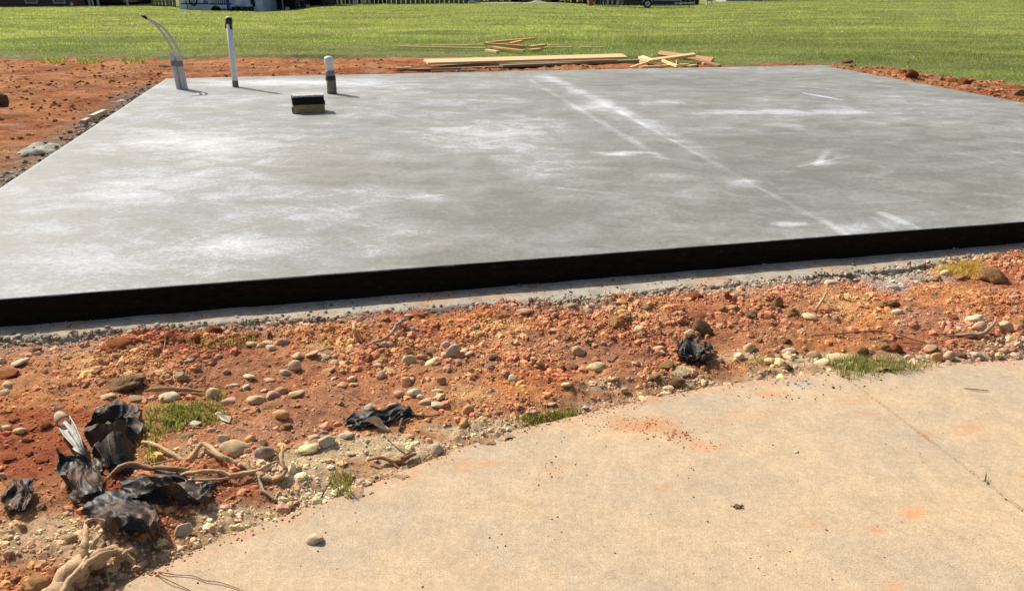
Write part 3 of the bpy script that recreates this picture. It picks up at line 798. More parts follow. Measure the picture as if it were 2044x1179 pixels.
# grey rubble along the footing edge
rg = np.random.default_rng(105); s = rg.uniform(-0.4, Lf - 0.3, 30000); off = rg.normal(0, 0.030, 30000) + 0.012
gden = 0.012 + 0.22 * sum(w * np.exp(-((s - front_along(*at(a, b, 0).to_2d())) / sg) ** 2) for a, b, w, sg in ((60, 690, .8, .5), (560, 655, 1., .32), (1160, 605, 1., .42), (1450, 580, 1., .4), (1640, 560, .9, .35), (1820, 555, 1.0, .45)))
ok = rg.uniform(0, 1, 30000) < gden; s, off = s[ok], off[ok]
D = foot_w(s) + off; x = SD.x + FD.x * s - FN.x * D; y = SD.y + FD.y * s - FN.y * D
r = 0.0035 + 0.013 * rg.uniform(0, 1, len(s)) ** 3
z = np.maximum(near_h(x, y), np.where(off < 0, 0.012, -0.05))
c = np.array((0.42, 0.35, 0.255)) * rg.uniform(0.45, 1.35, (len(s), 1)) * (1 + 0.05 * rg.normal(size=(len(s), 3)))
scatter('concrete_rubble', np.column_stack([x, y, z + r * 0.35]), r, np.clip(c, 0.01, 0.8), ICO1, M['clod'], 0.75, 0.28, 106)
# bits lying on the footing in and beside the shadow
n = 700; s = rg.uniform(-0.3, Lf - 0.5, n); D = rg.uniform(0.02, 1, n) * foot_w(s) * 0.95; x = SD.x + FD.x * s - FN.x * D; y = SD.y + FD.y * s - FN.y * D
r = 0.003 + 0.010 * rg.uniform(0, 1, n) ** 4
c = np.array((0.26, 0.22, 0.17)) * rg.uniform(0.3, 1.6, (n, 1))
scatter('footing_crumbs', np.column_stack([x, y, 0.012 + r * 0.3]), r, np.clip(c, 0.01, 0.8), ICO1, M['clod'], 0.7, 0.28, 107)
# crumbs on the driveway
pts = []; cols = []; rads = []
def crumbs(px, py, rx, ry, n, r0, r1, col):
    for _ in range(n):
        a, b = rg.normal(), rg.normal(); p = at(px + a * rx, py + b * ry, 0)
        if drive_dist(p.x, p.y) < -0.004:
            pts.append((p.x, p.y, 0.0)); rads.append(r0 + (r1 - r0) * rg.uniform() ** 3); cols.append(np.array(col) * rg.uniform(0.6, 1.3))
RB = (0.42, 0.19, 0.09); DB = (0.11, 0.065, 0.04)
for a in [(1290, 850, 50, 8, 260, .0006, .0034, RB), (1240, 836, 34, 4, 120, .0006, .003, RB), (1345, 868, 26, 7, 150, .0006, .0045, RB), (1410, 890, 40, 12, 40, .001, .004, RB), (1473, 1010, 7, 3, 26, .002, .005, DB),
          (1560, 790, 60, 8, 40, .0015, .005, DB), (1100, 935, 30, 14, 24, .0015, .004, DB), (1600, 765, 20, 6, 60, .002, .006, (.45, .43, .4)), (1690, 770, 50, 10, 50, .0015, .005, DB), (1100, 870, 200, 22, 60, .001, .004, DB)]:
    crumbs(*a)
for _ in range(260):
    crumbs(rg.uniform(300, 2044), rg.uniform(730, 1179), 4, 2, 1, .0009, .0038, DB if rg.uniform() < 0.75 else RB)
for k in np.linspace(0, 1, 200):
    p = J0.lerp(J1, k ** 0.7) + jn * rg.normal() * 0.004; pts.append((p.x, p.y, -0.006)); rads.append(rg.uniform(.001, .003)); cols.append(np.array(DB) * rg.uniform(.8, 2.2))
for _ in range(600):
    i = rg.integers(60, len(edge_pts) - 40); p = edge_pts[i]; q = abs(rg.normal()) * 0.02
    pts.append((p.x + rg.normal() * .02, float(np.interp(p.x, DX, DY)) - q, 0.0)); rads.append(rg.uniform(.001, .0045)); cols.append(np.array(RB if rg.uniform() < .5 else (.4, .27, .15)) * rg.uniform(.6, 1.3))
rads = np.array(rads); P = np.array(pts); P[:, 2] += rads * 0.3
scatter('driveway_crumbs', P, rads, np.array(cols), ICO1, M['clod'], 0.7, 0.3, 108)
# crumbs on the rear soil and along the right edge of the slab
n = 7000; x = rg.uniform(-12, 9, n * 4); y = rg.uniform(5.5, 15.5, n * 4); sfv = soil_field(x, y)
pxx, pyy = proj(x, y, np.full_like(x, ZL))
ok = (sfv > -1) & ~in_quad(x, y, 0.03) & (front_dist(x, y) > 0.3) & (pxx > -100) & (pxx < 2150) & (rg.uniform(0, 1, n * 4) < np.clip(0.15 + sstep(-.2, .3, fbm(x * 1.2, y * 2.4, 74, 3)) + (x > 5.0) * 1.0, 0, 1))
x, y = x[ok][:n], y[ok][:n]; r = 0.006 + 0.026 * rg.uniform(0, 1, len(x)) ** 5 + (x > 5.0) * 0.008
ii = np.clip(((x - xs0) / .04).round().astype(int), 0, RS[2].shape[1] - 1); jj = np.clip(((y - ys0) / .04).round().astype(int), 0, RS[2].shape[0] - 1)
c = np.array((0.42, 0.19, 0.09)) * rg.uniform(0.6, 1.4, (len(x), 1)) * (1 + 0.1 * rg.normal(size=(len(x), 3)))
scatter('red_soil_crumbs', np.column_stack([x, y, RS[2][jj, ii] + r * 0.3]), r, np.clip(c, 0.01, 0.7), ICO1, M['clod'], 0.7, 0.3, 109)
# debris along the left edge of the slab
n = 1500; k = rg.uniform(0, 1, n); off = np.abs(rg.normal(0, 0.10, n)) + 0.02
LD = (SD - SA).to_2d(); LL = LD.length; LD.normalize(); LN = Vector((LD.y, -LD.x))
if LN.x > 0: LN = -LN
x = SA.x + LD.x * LL * k + LN.x * off; y = SA.y + LD.y * LL * k + LN.y * off; r = 0.006 + 0.03 * rg.uniform(0, 1, n) ** 4
ii = np.clip(((x - xs0) / .04).round().astype(int), 0, RS[2].shape[1] - 1); jj = np.clip(((y - ys0) / .04).round().astype(int), 0, RS[2].shape[0] - 1)
c = np.array((0.24, 0.20, 0.155)) * rg.uniform(0.3, 1.9, (n, 1))
scatter('edge_debris', np.column_stack([x, y, np.maximum(RS[2][jj, ii], 0.03) + r * 0.2]), r, np.clip(c, 0.01, 0.7), ICO1, M['clod'], 0.7, 0.3, 110)

# ------------------------------------------------------------------ stuff: grass of the lawn
def blades(P, hgt, wid, col, lean=0.5, seed=1, two=False):
    rg = np.random.default_rng(seed); n = len(P)
    a = rg.uniform(0, 2 * np.pi, n); b = rg.uniform(0, 2 * np.pi, n); L = lean * rg.uniform(0, 1, n) * hgt
    dx, dy = np.cos(a) * wid * 0.5, np.sin(a) * wid * 0.5
    p0 = P + np.stack([dx, dy, -0.008 + 0 * dx], -1); p1 = P - np.stack([dx, dy, 0.008 + 0 * dx], -1)
    tip = P + np.stack([np.cos(b) * L, np.sin(b) * L, hgt], -1)
    if not two:
        return np.stack([p0, p1, tip], 1).reshape(-1, 3), np.arange(3 * n).reshape(-1, 3), np.repeat(col, 3, 0)
    mid = P + np.stack([np.cos(b) * L * 0.35, np.sin(b) * L * 0.35, hgt * 0.62], -1)
    m0 = mid + np.stack([dx, dy, 0 * dx], -1) * 0.75; m1 = mid - np.stack([dx, dy, 0 * dx], -1) * 0.75
    V = np.stack([p0, p1, m0, m1, tip], 1).reshape(-1, 3); o = (np.arange(n) * 5)[:, None]
    return V, np.concatenate([o + [0, 1, 2], o + [2, 1, 3], o + [2, 3, 4]]), np.repeat(col, 5, 0)
n = 1150000; rg = np.random.default_rng(120)
u = rg.uniform(0, 1, n); y = 9.0 * (78.0 / 9.0) ** u; x = rg.uniform(-0.72, 0.72, n) * y
sfv = soil_field(x, y); px, py = proj(x, y, lawn_h(x, y))
ok = (sfv < 9) & ~in_quad(x, y, 0.03) & (px > -60) & (px < 2110) & (rg.uniform(0, 1, n) < np.clip(0.85 - (sfv + 4) * 0.075, 0.0, 1.0) * np.where(sfv > -2, np.clip(0.15 + 1.6 * fbm(x * 2.2, y * 2.2, 133, 3), 0, 1), 1.0)) & (rg.uniform(0, 1, n) < 0.25 + 0.75 * sstep(-0.5, 0.2, fbm(x * 0.9, y * 1.6, 121, 5)))
x, y, sfv = x[ok], y[ok], sfv[ok]; n = len(x)
pat = sstep(-0.4, 0.4, fbm(x * 0.16, y * 0.5, 122, 5) + 0.5 * fbm(x * 1.6, y * 2.4, 123, 4)); far = sstep(14, 26, y)
ca, cb, cd = np.array((0.20, 0.28, 0.085)), np.array((0.46, 0.50, 0.18)), np.array((0.50, 0.46, 0.28))
t = np.clip(0.02 + 0.45 * pat + 0.55 * far + 0.2 * rg.normal(size=n), 0, 1)[:, None]
c = ca * (1 - t) + cb * t
dry = (rg.uniform(0, 1, n) < 0.09 + 0.35 * (sfv > -7))[:, None]
c = np.where(dry, cd * rg.uniform(0.6, 1.1, (n, 1)), c) * (0.62 + 0.8 * rg.uniform(0, 1, (n, 1)) ** 1.5) * (0.8 + 0.4 * sstep(-0.3, 0.3, fbm(x * 0.5, y * 1.4, 129, 4)))[:, None]
P = np.column_stack([x, y, lawn_h(x, y)])
hh = rg.uniform(0.018, 0.056, n) * (0.7 + 0.6 * sstep(-0.2, 0.5, fbm(x * 0.9, y * 0.9, 124, 3))) * np.where(sfv > -5, 0.7, 1.0) * (0.8 + 0.5 * far)
V, Fc, Cc = blades(P, hh, 0.0068 * y / 12.0 * rg.uniform(0.6, 1.6, n), c, 1.2, 125)
tag(link(bpy.data.objects.new('lawn_grass', mesh_np('lawn_grass', V, Fc, M['grass'], Cc))), kind='stuff')
# small pale flower heads dotted through the lawn
n = 420; u = rg.uniform(0, 1, n); y = 13.0 * (34 / 13.0) ** u; x = rg.uniform(-0.66, 0.66, n) * y; ok = (soil_field(x, y) < -6) & ~in_quad(x, y, 0.1); x, y = x[ok], y[ok]
scatter('lawn_flowers', np.column_stack([x, y, lawn_h(x, y) + 0.055]), rg.uniform(0.008, 0.018, len(x)), np.tile((0.62, 0.62, 0.40), (len(x), 1)), ICO1, M['clod'], 0.6, 0.1, 126)

# ------------------------------------------------------------------ stones and clods in the soil strip
CK = {'pale': (0.56, 0.44, 0.30), 'tan': (0.49, 0.345, 0.195), 'orange': (0.52, 0.29, 0.125), 'grey': (0.43, 0.365, 0.275), 'pinkish': (0.48, 0.30, 0.205), 'brown': (0.31, 0.185, 0.105),
      'red': (0.36, 0.125, 0.052), 'purple': (0.29, 0.205, 0.165), 'yellow': (0.58, 0.455, 0.25)}
def stone_mesh(k, base, rough, name, mat):
    v, f = base; rg = np.random.default_rng(400 + k); s = rg.uniform(0, 50, 3)
    r = 1 + rough[0] * fbm(v[:, 0] * 1.1 + s[0], v[:, 1] * 1.1 + s[1], 301 + k, 2, v[:, 2] * 1.1 + s[2]) + rough[1] * fbm(v[:, 0] * 3 + s[1], v[:, 1] * 3 + s[2], 331 + k, 3, v[:, 2] * 3 + s[0])
    for q in range(int(rough[2])):                       # a few worn facets
        nrm = rg.normal(size=3); nrm /= np.linalg.norm(nrm); d = rg.uniform(0.55, 0.82); dp = v @ nrm
        r = np.minimum(r, np.where(dp > 0.05, d / np.maximum(dp, 0.05), 9) * (1 + 0.03 * fbm(v[:, 0] * 6, v[:, 1] * 6, 350 + q, 2)))
    w = v * r[:, None]; w /= np.abs(w).max(0)
    return mesh_np(name, w, f, mat, None, True)
SM = [stone_mesh(k, ICO3, (0.34, 0.10, 2 + (k * 3) % 7), 'river_stone', M['stone']) for k in range(10)]
CM = [stone_mesh(k + 20, ICO3, (0.45, 0.42, 3), 'earth_clod', M['bigclod']) for k in range(7)]
LMK = [(145, 865, 'the split grey pipe'), (420, 893, 'the forked pale root'), (570, 920, 'the hooked pale root'), (1385, 705, 'the black fabric scrap near the grass'), (247, 767, 'the large brown wedge rock'),
       (342, 792, 'the blocky pale rock'), (468, 893, 'the largest rounded stone'), (872, 899, 'the upright egg-shaped stone'), (1277, 663, 'the upright diamond-shaped stone'), (1640, 600, 'the pale leaning stake'),
       (1930, 540, 'the yellow straw clump'), (1950, 665, 'the curved grey driftwood'), (360, 830, 'the green weed patch'), (1745, 735, 'the bushy grass on the driveway edge'), (818, 718, 'the pale round stone with dark shadow'),
       (711, 664, 'the upright bone-like wood piece'), (775, 668, 'the crooked brown stick'), (1780, 668, 'the long arching twig'), (780, 918, 'the red-brown root'), (1397, 656, 'the big crumbly brown clod'), (1193, 732, 'the large egg-like tan stone'),
       (235, 689, 'the dark red clod by the footing'), (426, 659, 'the blocky red clod by the footing'), (590, 730, 'the stacked round pale stones'), (1100, 835, 'the yellow-green grass on the edge'), (755, 845, 'the pale wood chip'),
       (230, 860, 'the crumpled black fabric'), (40, 990, 'the small black fabric scrap'), (1242, 603, 'the flat orange stone on the footing'), (1026, 755, 'the pale cube-like stone'), (1572, 700, 'the flat grey-brown stone'), (1868, 712, 'the round orange stone'),
       (614, 895, 'the long pale stone'), (904, 702, 'the leaning grey stone'), (1674, 712, 'the long pale yellow stone'), (1614, 631, 'the pale yellow oval stone'), (330, 779, 'the flat wood strip'), (460, 683, 'the small grass patch by the footing')]
ST = [  # x, y, width, height, roll in degrees, colour, kind (s stone, c clod), label
 (247, 767, 88, 42, 14, 'brown', 'c', 'large brown wedge-shaped rock, largest rock above the torn black fabric'), (342, 792, 52, 28, 4, 'pale', 's', 'blocky pale tan rock behind the green weed patch'),
 (235, 690, 70, 34, 6, 'red', 'c', 'dark red jagged clod with deep shadow near the footing'), (72, 698, 30, 17, 5, 'pinkish', 'c', None), (39, 723, 42, 16, 18, 'pale', 's', 'flat pale slanting stone near the left end of the footing'),
 (5, 720, 18, 16, 0, 'pale', 's', None), (14, 748, 56, 26, 5, 'red', 'c', 'red clod with dark hollow at the left picture edge'), (16, 771, 24, 15, 0, 'grey', 's', None), (9, 783, 24, 14, 0, 'pale', 's', None), (279, 739, 22, 14, 0, 'red', 'c', None),
 (215, 791, 34, 14, 4, 'tan', 's', None), (270, 796, 40, 16, 0, 'brown', 's', None), (303, 797, 18, 12, 0, 'pinkish', 's', None), (426, 660, 44, 27, 2, 'red', 'c', 'blocky red clod sitting on the footing edge'), (389, 679, 24, 20, 25, 'red', 'c', None),
 (509, 668, 38, 20, -10, 'red', 'c', None), (539, 671, 15, 17, 30, 'red', 'c', None), (502, 687, 28, 13, 0, 'tan', 's', None), (534, 683, 26, 11, 0, 'pinkish', 's', None), (541, 694, 21, 13, 0, 'pale', 's', 'pale round pebble right of the small grass patch'),
 (562, 682, 26, 13, 0, 'pinkish', 's', None), (611, 681, 22, 9, 12, 'tan', 's', None), (592, 711, 28, 17, 0, 'tan', 's', None), (590, 731, 29, 25, 0, 'pale', 's', 'round pale stone, middle of three stones touching in a row'), (569, 745, 27, 18, 5, 'grey', 's', None),
 (622, 706, 38, 14, 24, 'tan', 's', 'long tan stone tilted up beside the round pale stone'), (651, 696, 28, 7, 10, 'brown', 's', None), (647, 711, 28, 11, 0, 'grey', 's', None), (666, 723, 18, 11, 25, 'grey', 's', None), (654, 740, 42, 14, 28, 'brown', 's', None),
 (666, 757, 16, 9, 20, 'pale', 's', None), (684, 768, 25, 15, 0, 'orange', 's', None), (699, 756, 16, 11, 30, 'pale', 's', None), (436, 712, 18, 11, 0, 'pinkish', 's', None), (377, 719, 22, 7, 8, 'grey', 's', None), (453, 742, 18, 11, -15, 'brown', 's', None),
 (497, 751, 28, 12, 0, 'yellow', 's', None), (490, 772, 22, 11, 28, 'grey', 's', None), (463, 770, 30, 6, 4, 'pale', 's', None), (536, 758, 27, 12, 0, 'pinkish', 's', None), (527, 779, 20, 7, 10, 'pale', 's', None), (562, 781, 29, 19, -6, 'brown', 's', None),
 (589, 785, 36, 16, 10, 'tan', 's', None), (511, 799, 42, 25, 8, 'tan', 's', 'thick tan stone with orange underside, middle of the soil'), (545, 791, 34, 20, -20, 'pinkish', 's', None), (455, 800, 34, 15, 0, 'pinkish', 's', None), (425, 785, 30, 23, 25, 'yellow', 's', 'mossy tan stone at the tip of the wood strip'),
 (559, 828, 40, 23, 4, 'orange', 's', 'pale orange disc-shaped stone above the forked root'), (545, 810, 42, 18, 0, 'orange', 'c', None), (515, 818, 10, 9, 0, 'purple', 's', None), (572, 852, 28, 19, 12, 'orange', 'c', None),
 (766, 636, 28, 15, 10, 'orange', 'c', None), (851, 612, 19, 11, 0, 'pinkish', 's', None), (888, 609, 26, 9, 0, 'grey', 's', None), (816, 629, 19, 7, 0, 'tan', 's', None), (821, 657, 26, 13, 32, 'pinkish', 's', None), (802, 680, 23, 16, 0, 'tan', 's', None),
 (777, 686, 38, 15, -4, 'pinkish', 's', 'flat reddish oval stone under the crooked brown stick'), (793, 669, 11, 19, 70, 'pale', 's', None), (745, 686, 22, 9, 8, 'pale', 's', None), (818, 719, 34, 27, 12, 'yellow', 's', 'pale round stone with a dark shadowed underside'),
 (844, 713, 25, 16, -10, 'brown', 's', None), (862, 723, 38, 13, 22, 'yellow', 's', None), (904, 702, 29, 30, 55, 'grey', 's', 'leaning grey stone standing in the pebble group'), (888, 708, 20, 12, 0, 'tan', 's', None), (927, 699, 24, 8, 22, 'yellow', 's', None),
 (936, 705, 22, 8, 20, 'tan', 's', None), (891, 688, 20, 14, -30, 'pale', 's', None), (856, 706, 20, 12, 0, 'brown', 'c', None), (915, 725, 21, 15, 0, 'pinkish', 's', None), (899, 722, 21, 14, 30, 'pale', 's', None), (888, 735, 16, 9, 10, 'pale', 's', None),
 (983, 713, 22, 16, 0, 'pinkish', 'c', None), (978, 732, 28, 16, -8, 'pinkish', 'c', None), (1026, 756, 27, 19, 22, 'pale', 's', 'pale cube-like stone on the orange soil'), (943, 667, 18, 8, 10, 'pinkish', 's', None), (809, 763, 29, 24, -15, 'orange', 's', 'orange-tan rounded stone in front of the pale round stone'),
 (759, 751, 29, 21, 0, 'pinkish', 's', None), (770, 739, 18, 12, 28, 'pale', 's', None), (754, 729, 22, 10, 0, 'pinkish', 's', None), (703, 756, 21, 13, 20, 'tan', 's', None), (706, 767, 20, 11, 0, 'tan', 's', None), (684, 741, 14, 9, 0, 'tan', 's', None),
 (798, 786, 28, 17, 4, 'pinkish', 's', None), (826, 784, 30, 19, 18, 'pale', 's', None), (840, 793, 19, 12, 0, 'pale', 's', None), (851, 802, 38, 12, 18, 'tan', 's', None), (877, 793, 28, 15, 24, 'tan', 's', None), (874, 780, 30, 7, 4, 'pale', 's', None), (881, 760, 22, 21, 40, 'brown', 's', None),
 (872, 807, 30, 13, 0, 'pale', 's', None), (982, 780, 16, 11, 0, 'pinkish', 's', None), (1010, 746, 18, 14, 0, 'pinkish', 'c', None), (1046, 621, 40, 10, 4, 'pinkish', 's', 'long flat pinkish stone just below the footing'), (1242, 603, 34, 14, 2, 'orange', 's', 'flat orange stone lying on the footing edge'),
 (1108, 659, 23, 11, -8, 'orange', 's', None), (1157, 643, 18, 11, 0, 'orange', 's', None), (1230, 643, 42, 28, 6, 'orange', 'c', 'squat tan earth clod left of the upright diamond stone'), (1277, 663, 26, 33, 68, 'yellow', 's', 'pale diamond-shaped stone standing upright in red soil'),
 (1156, 703, 30, 27, 35, 'tan', 's', 'tan pear-shaped stone tilted on the brown granular soil'), (1193, 733, 43, 25, 8, 'yellow', 's', 'large egg-like tan stone on the orange-brown soil'), (1078, 723, 13, 11, 0, 'tan', 's', None), (1146, 732, 24, 16, 0, 'brown', 'c', None), (1226, 717, 32, 22, -20, 'pinkish', 'c', None),
 (1314, 698, 30, 16, 20, 'orange', 's', None), (1131, 767, 26, 9, -3, 'yellow', 's', None), (1247, 779, 18, 15, -15, 'tan', 's', None), (1292, 795, 34, 11, 8, 'tan', 's', None), (1330, 786, 30, 10, 8, 'yellow', 's', None), (1366, 740, 62, 24, -6, 'yellow', 'c', 'tan lumpy clod tucked under the black fabric scrap'), (1256, 758, 18, 12, -25, 'pinkish', 's', None),
 (1386, 591, 38, 19, 6, 'red', 'c', None), (1452, 590, 16, 16, 0, 'red', 'c', None), (1393, 629, 42, 15, -2, 'red', 'c', None), (1397, 657, 54, 38, 0, 'brown', 'c', 'big crumbly brown clod behind the black fabric scrap'), (1376, 664, 21, 15, 10, 'yellow', 's', None), (1550, 604, 29, 24, 25, 'orange', 'c', None),
 (1505, 630, 36, 26, 0, 'brown', 'c', None), (1579, 625, 32, 26, 0, 'orange', 'c', None), (1554, 621, 18, 15, 0, 'pinkish', 'c', None), (1614, 632, 32, 17, -8, 'yellow', 's', 'pale yellow oval stone at the foot of the leaning stake'), (1658, 565, 38, 10, 3, 'pale', 's', 'long pale stone under the thin forked twig'), (1669, 637, 21, 15, -30, 'pinkish', 's', None),
 (1498, 697, 28, 24, 0, 'tan', 's', 'rounded tan-brown stone between fabric scrap and grey-brown stone'), (1513, 680, 20, 13, 25, 'orange', 'c', None), (1572, 701, 35, 17, 12, 'grey', 's', 'flat grey-brown stone above the driveway edge'), (1556, 713, 21, 13, -20, 'pinkish', 's', None), (1538, 720, 27, 14, 0, 'yellow', 's', None),
 (1623, 710, 34, 20, -8, 'tan', 's', None), (1642, 725, 34, 18, 20, 'yellow', 's', None), (1674, 713, 58, 19, 4, 'yellow', 's', 'long pale yellow stone left of the bushy edge grass'), (1679, 729, 18, 11, 0, 'pale', 's', None), (1570, 680, 20, 13, 20, 'brown', 'c', None), (1547, 700, 12, 9, 0, 'pinkish', 's', None), (1436, 720, 18, 14, 0, 'tan', 's', None),
 (1400, 754, 15, 13, 0, 'pinkish', 's', None), (1568, 733, 32, 17, -10, 'brown', 'c', None), (1981, 552, 66, 44, -14, 'orange', 'c', 'large orange clod beside the yellow straw clump'), (1913, 554, 30, 15, 0, 'orange', 'c', None), (1888, 548, 26, 17, 15, 'pale', 's', None), (1868, 557, 26, 15, 0, 'orange', 'c', None), (1845, 560, 20, 13, 10, 'tan', 'c', None),
 (1896, 523, 26, 11, 0, 'pale', 's', None), (1784, 575, 28, 15, -8, 'grey', 's', None), (1760, 609, 28, 17, 4, 'orange', 'c', None), (1786, 605, 28, 18, -20, 'brown', 'c', None), (1790, 624, 27, 15, 8, 'pale', 's', None), (1796, 645, 24, 13, -10, 'pinkish', 's', None), (1945, 636, 42, 11, 12, 'pale', 's', 'flat pale stone slanting behind the round tan stone'),
 (1956, 654, 31, 25, 10, 'tan', 's', 'round tan stone behind the curved grey driftwood'), (2006, 654, 34, 26, -8, 'tan', 's', 'blocky tan stone right of the curved grey driftwood'), (2038, 649, 30, 32, 0, 'orange', 'c', 'orange clod at the right picture edge'), (1868, 713, 27, 21, 0, 'orange', 's', 'round orange stone resting on the driveway edge'), (1896, 711, 28, 21, -15, 'pinkish', 's', None),
 (1919, 709, 27, 21, 0, 'brown', 'c', None), (1953, 711, 40, 16, -24, 'grey', 's', 'flat grey slab of stone slanting at the driveway edge'), (2006, 702, 22, 17, 0, 'pinkish', 's', None), (2027, 711, 24, 13, 0, 'grey', 's', None), (2036, 697, 24, 11, 10, 'grey', 's', None), (1981, 709, 24, 15, -20, 'pinkish', 's', None), (1854, 696, 38, 14, 18, 'brown', 's', None),
 (1841, 715, 28, 15, -10, 'grey', 's', None), (1811, 715, 18, 13, 25, 'pale', 's', None), (1858, 684, 28, 9, -12, 'pinkish', 's', None), (1983, 578, 26, 12, 0, 'pinkish', 'c', None), (1979, 588, 24, 11, -15, 'orange', 'c', None), (1902, 632, 28, 15, -12, 'red', 'c', None), (1917, 657, 19, 12, -20, 'pale', 's', None),
 (468, 894, 68, 42, -10, 'tan', 's', 'largest rounded tan stone lying behind the forked root'), (446, 876, 21, 20, 50, 'grey', 's', None), (527, 907, 43, 34, 15, 'purple', 's', 'dark purplish stone with pale upper edge beside the roots'), (525, 885, 26, 15, -15, 'brown', 'c', None), (372, 873, 48, 26, 10, 'tan', 'c', 'tan straw-covered clod below the green weed patch'),
 (424, 859, 26, 15, 12, 'tan', 's', None), (500, 875, 24, 15, 10, 'orange', 's', None), (614, 896, 54, 22, 10, 'yellow', 's', 'long pale tan stone on the sandy soil'), (652, 881, 34, 27, 0, 'grey', 's', 'round grey stone behind the pale wood chip side'), (625, 872, 28, 13, 8, 'tan', 's', None), (689, 868, 32, 16, 6, 'pale', 's', None), (648, 862, 21, 11, 0, 'purple', 's', None),
 (440, 829, 22, 12, -25, 'pale', 's', None), (457, 834, 16, 12, -20, 'pale', 's', None), (447, 848, 20, 8, -25, 'pale', 's', None), (388, 844, 32, 14, 4, 'grey', 's', None), (872, 900, 29, 36, 80, 'grey', 's', 'upright egg-shaped grey stone against the driveway edge'), (926, 845, 20, 21, 60, 'orange', 's', None), (936, 818, 27, 21, -10, 'orange', 's', None),
 (735, 814, 30, 17, 4, 'grey', 's', None), (779, 810, 18, 13, 25, 'grey', 's', None), (792, 809, 20, 12, -25, 'grey', 's', None), (892, 843, 14, 8, 0, 'orange', 's', None), (134, 1077, 44, 27, 8, 'yellow', 'c', 'sandy tan clod among fibres above the thick stump root'), (77, 1012, 28, 17, 10, 'pinkish', 'c', None), (18, 1105, 21, 17, 0, 'pinkish', 's', None),
 (75, 1166, 66, 44, 5, 'orange', 'c', 'large orange clod at the bottom left corner'), (43, 1049, 16, 12, -20, 'brown', 's', None), (2, 952, 18, 34, 85, 'tan', 's', None), (367, 1058, 33, 40, 60, 'grey', 's', 'grey-tan stone standing right of the torn fabric hood'), (425, 1057, 15, 20, 80, 'pinkish', 's', None), (40, 859, 28, 14, 0, 'tan', 's', None), (12, 855, 22, 14, 0, 'tan', 's', None),
 (556, 990, 15, 20, 75, 'grey', 's', None), (630, 1077, 41, 24, 4, 'pale', 's', 'lone smooth pebble lying on the driveway'), (1590, 901, 13, 6, 0, 'pale', 's', 'tiny white chip lying on the driveway'), (1473, 1010, 19, 11, 0, 'brown', 'c', 'small dark crumbly lump of dirt on the driveway'),
 (30, 838, 24, 12, 0, 'red', 'c', None), (92, 848, 30, 18, 0, 'red', 'c', None), (60, 905, 22, 14, 10, 'red', 'c', None), (86, 918, 26, 14, -10, 'red', 'c', None), (20, 915, 30, 16, 0, 'red', 'c', None), (55, 880, 24, 16, 0, 'red', 'c', None), (165, 1010, 16, 14, 0, 'red', 'c', None), (205, 1090, 20, 16, 0, 'yellow', 'c', None),
 (1330, 728, 44, 26, 8, 'orange', 'c', None), (1352, 760, 36, 26, -8, 'brown', 'c', None), (1310, 755, 30, 20, 0, 'brown', 'c', None), (1440, 615, 28, 16, 10, 'orange', 'c', None), (1290, 612, 26, 14, 0, 'orange', 'c', None), (1720, 700, 26, 20, 0, 'orange', 'c', None), (1760, 690, 34, 22, 0, 'orange', 'c', None), (1790, 698, 30, 22, -10, 'red', 'c', None),
 (720, 640, 20, 11, 0, 'brown', 'c', None), (1100, 806, 22, 8, 6, 'tan', 's', None), (1060, 822, 26, 9, 8, 'tan', 's', None), (1170, 812, 18, 8, 5, 'pale', 's', None), (1210, 806, 22, 9, 5, 'tan', 's', None), (1420, 765, 18, 9, 5, 'tan', 's', None), (700, 905, 20, 11, 0, 'tan', 's', None), (735, 880, 16, 9, 0, 'pale', 's', None), (820, 870, 18, 9, 0, 'tan', 's', None)]
SHAPEW = lambda w, h, t, k: ('crumbly' if k == 'c' and h / w > 0.6 else 'lumpy' if k == 'c' else 'upright' if t > 50 else 'flat' if h / w < 0.38 else 'slanting' if abs(t) >= 18 else 'rounded' if h / w > 0.68 else 'oval')
SIZEW = lambda w: 'tiny' if w < 17 else 'small' if w < 26 else 'mid-sized' if w < 36 else 'large'
def rel(dx, dy):
    return ('just right of' if dx > 0 else 'just left of') if abs(dx) > 1.2 * abs(dy) else ('just behind' if dy < 0 else 'just in front of')
used_labels = {}
def auto_label(x, y, w, h, t, ck, kind):
    own = [l for l in LMK if math.hypot(l[0] - x, l[1] - y) > 9]
    own.sort(key=lambda l: math.hypot((l[0] - x), (l[1] - y) * 1.5))
    noun = 'clod' if kind == 'c' else ('pebble' if w < 26 else 'stone')
    nm = f"{SIZEW(w)} {ck} {SHAPEW(w, h, t, kind)} {noun}"
    for l in own[:5]:
        s = f"{nm} {rel(x - l[0], y - l[1])} {l[2]}"
        if s not in used_labels and len(s.split()) <= 16: return s
    return f"{nm} between {own[0][2].replace('the ', '', 1)} and {own[1][2].replace('the ', '', 1)}"
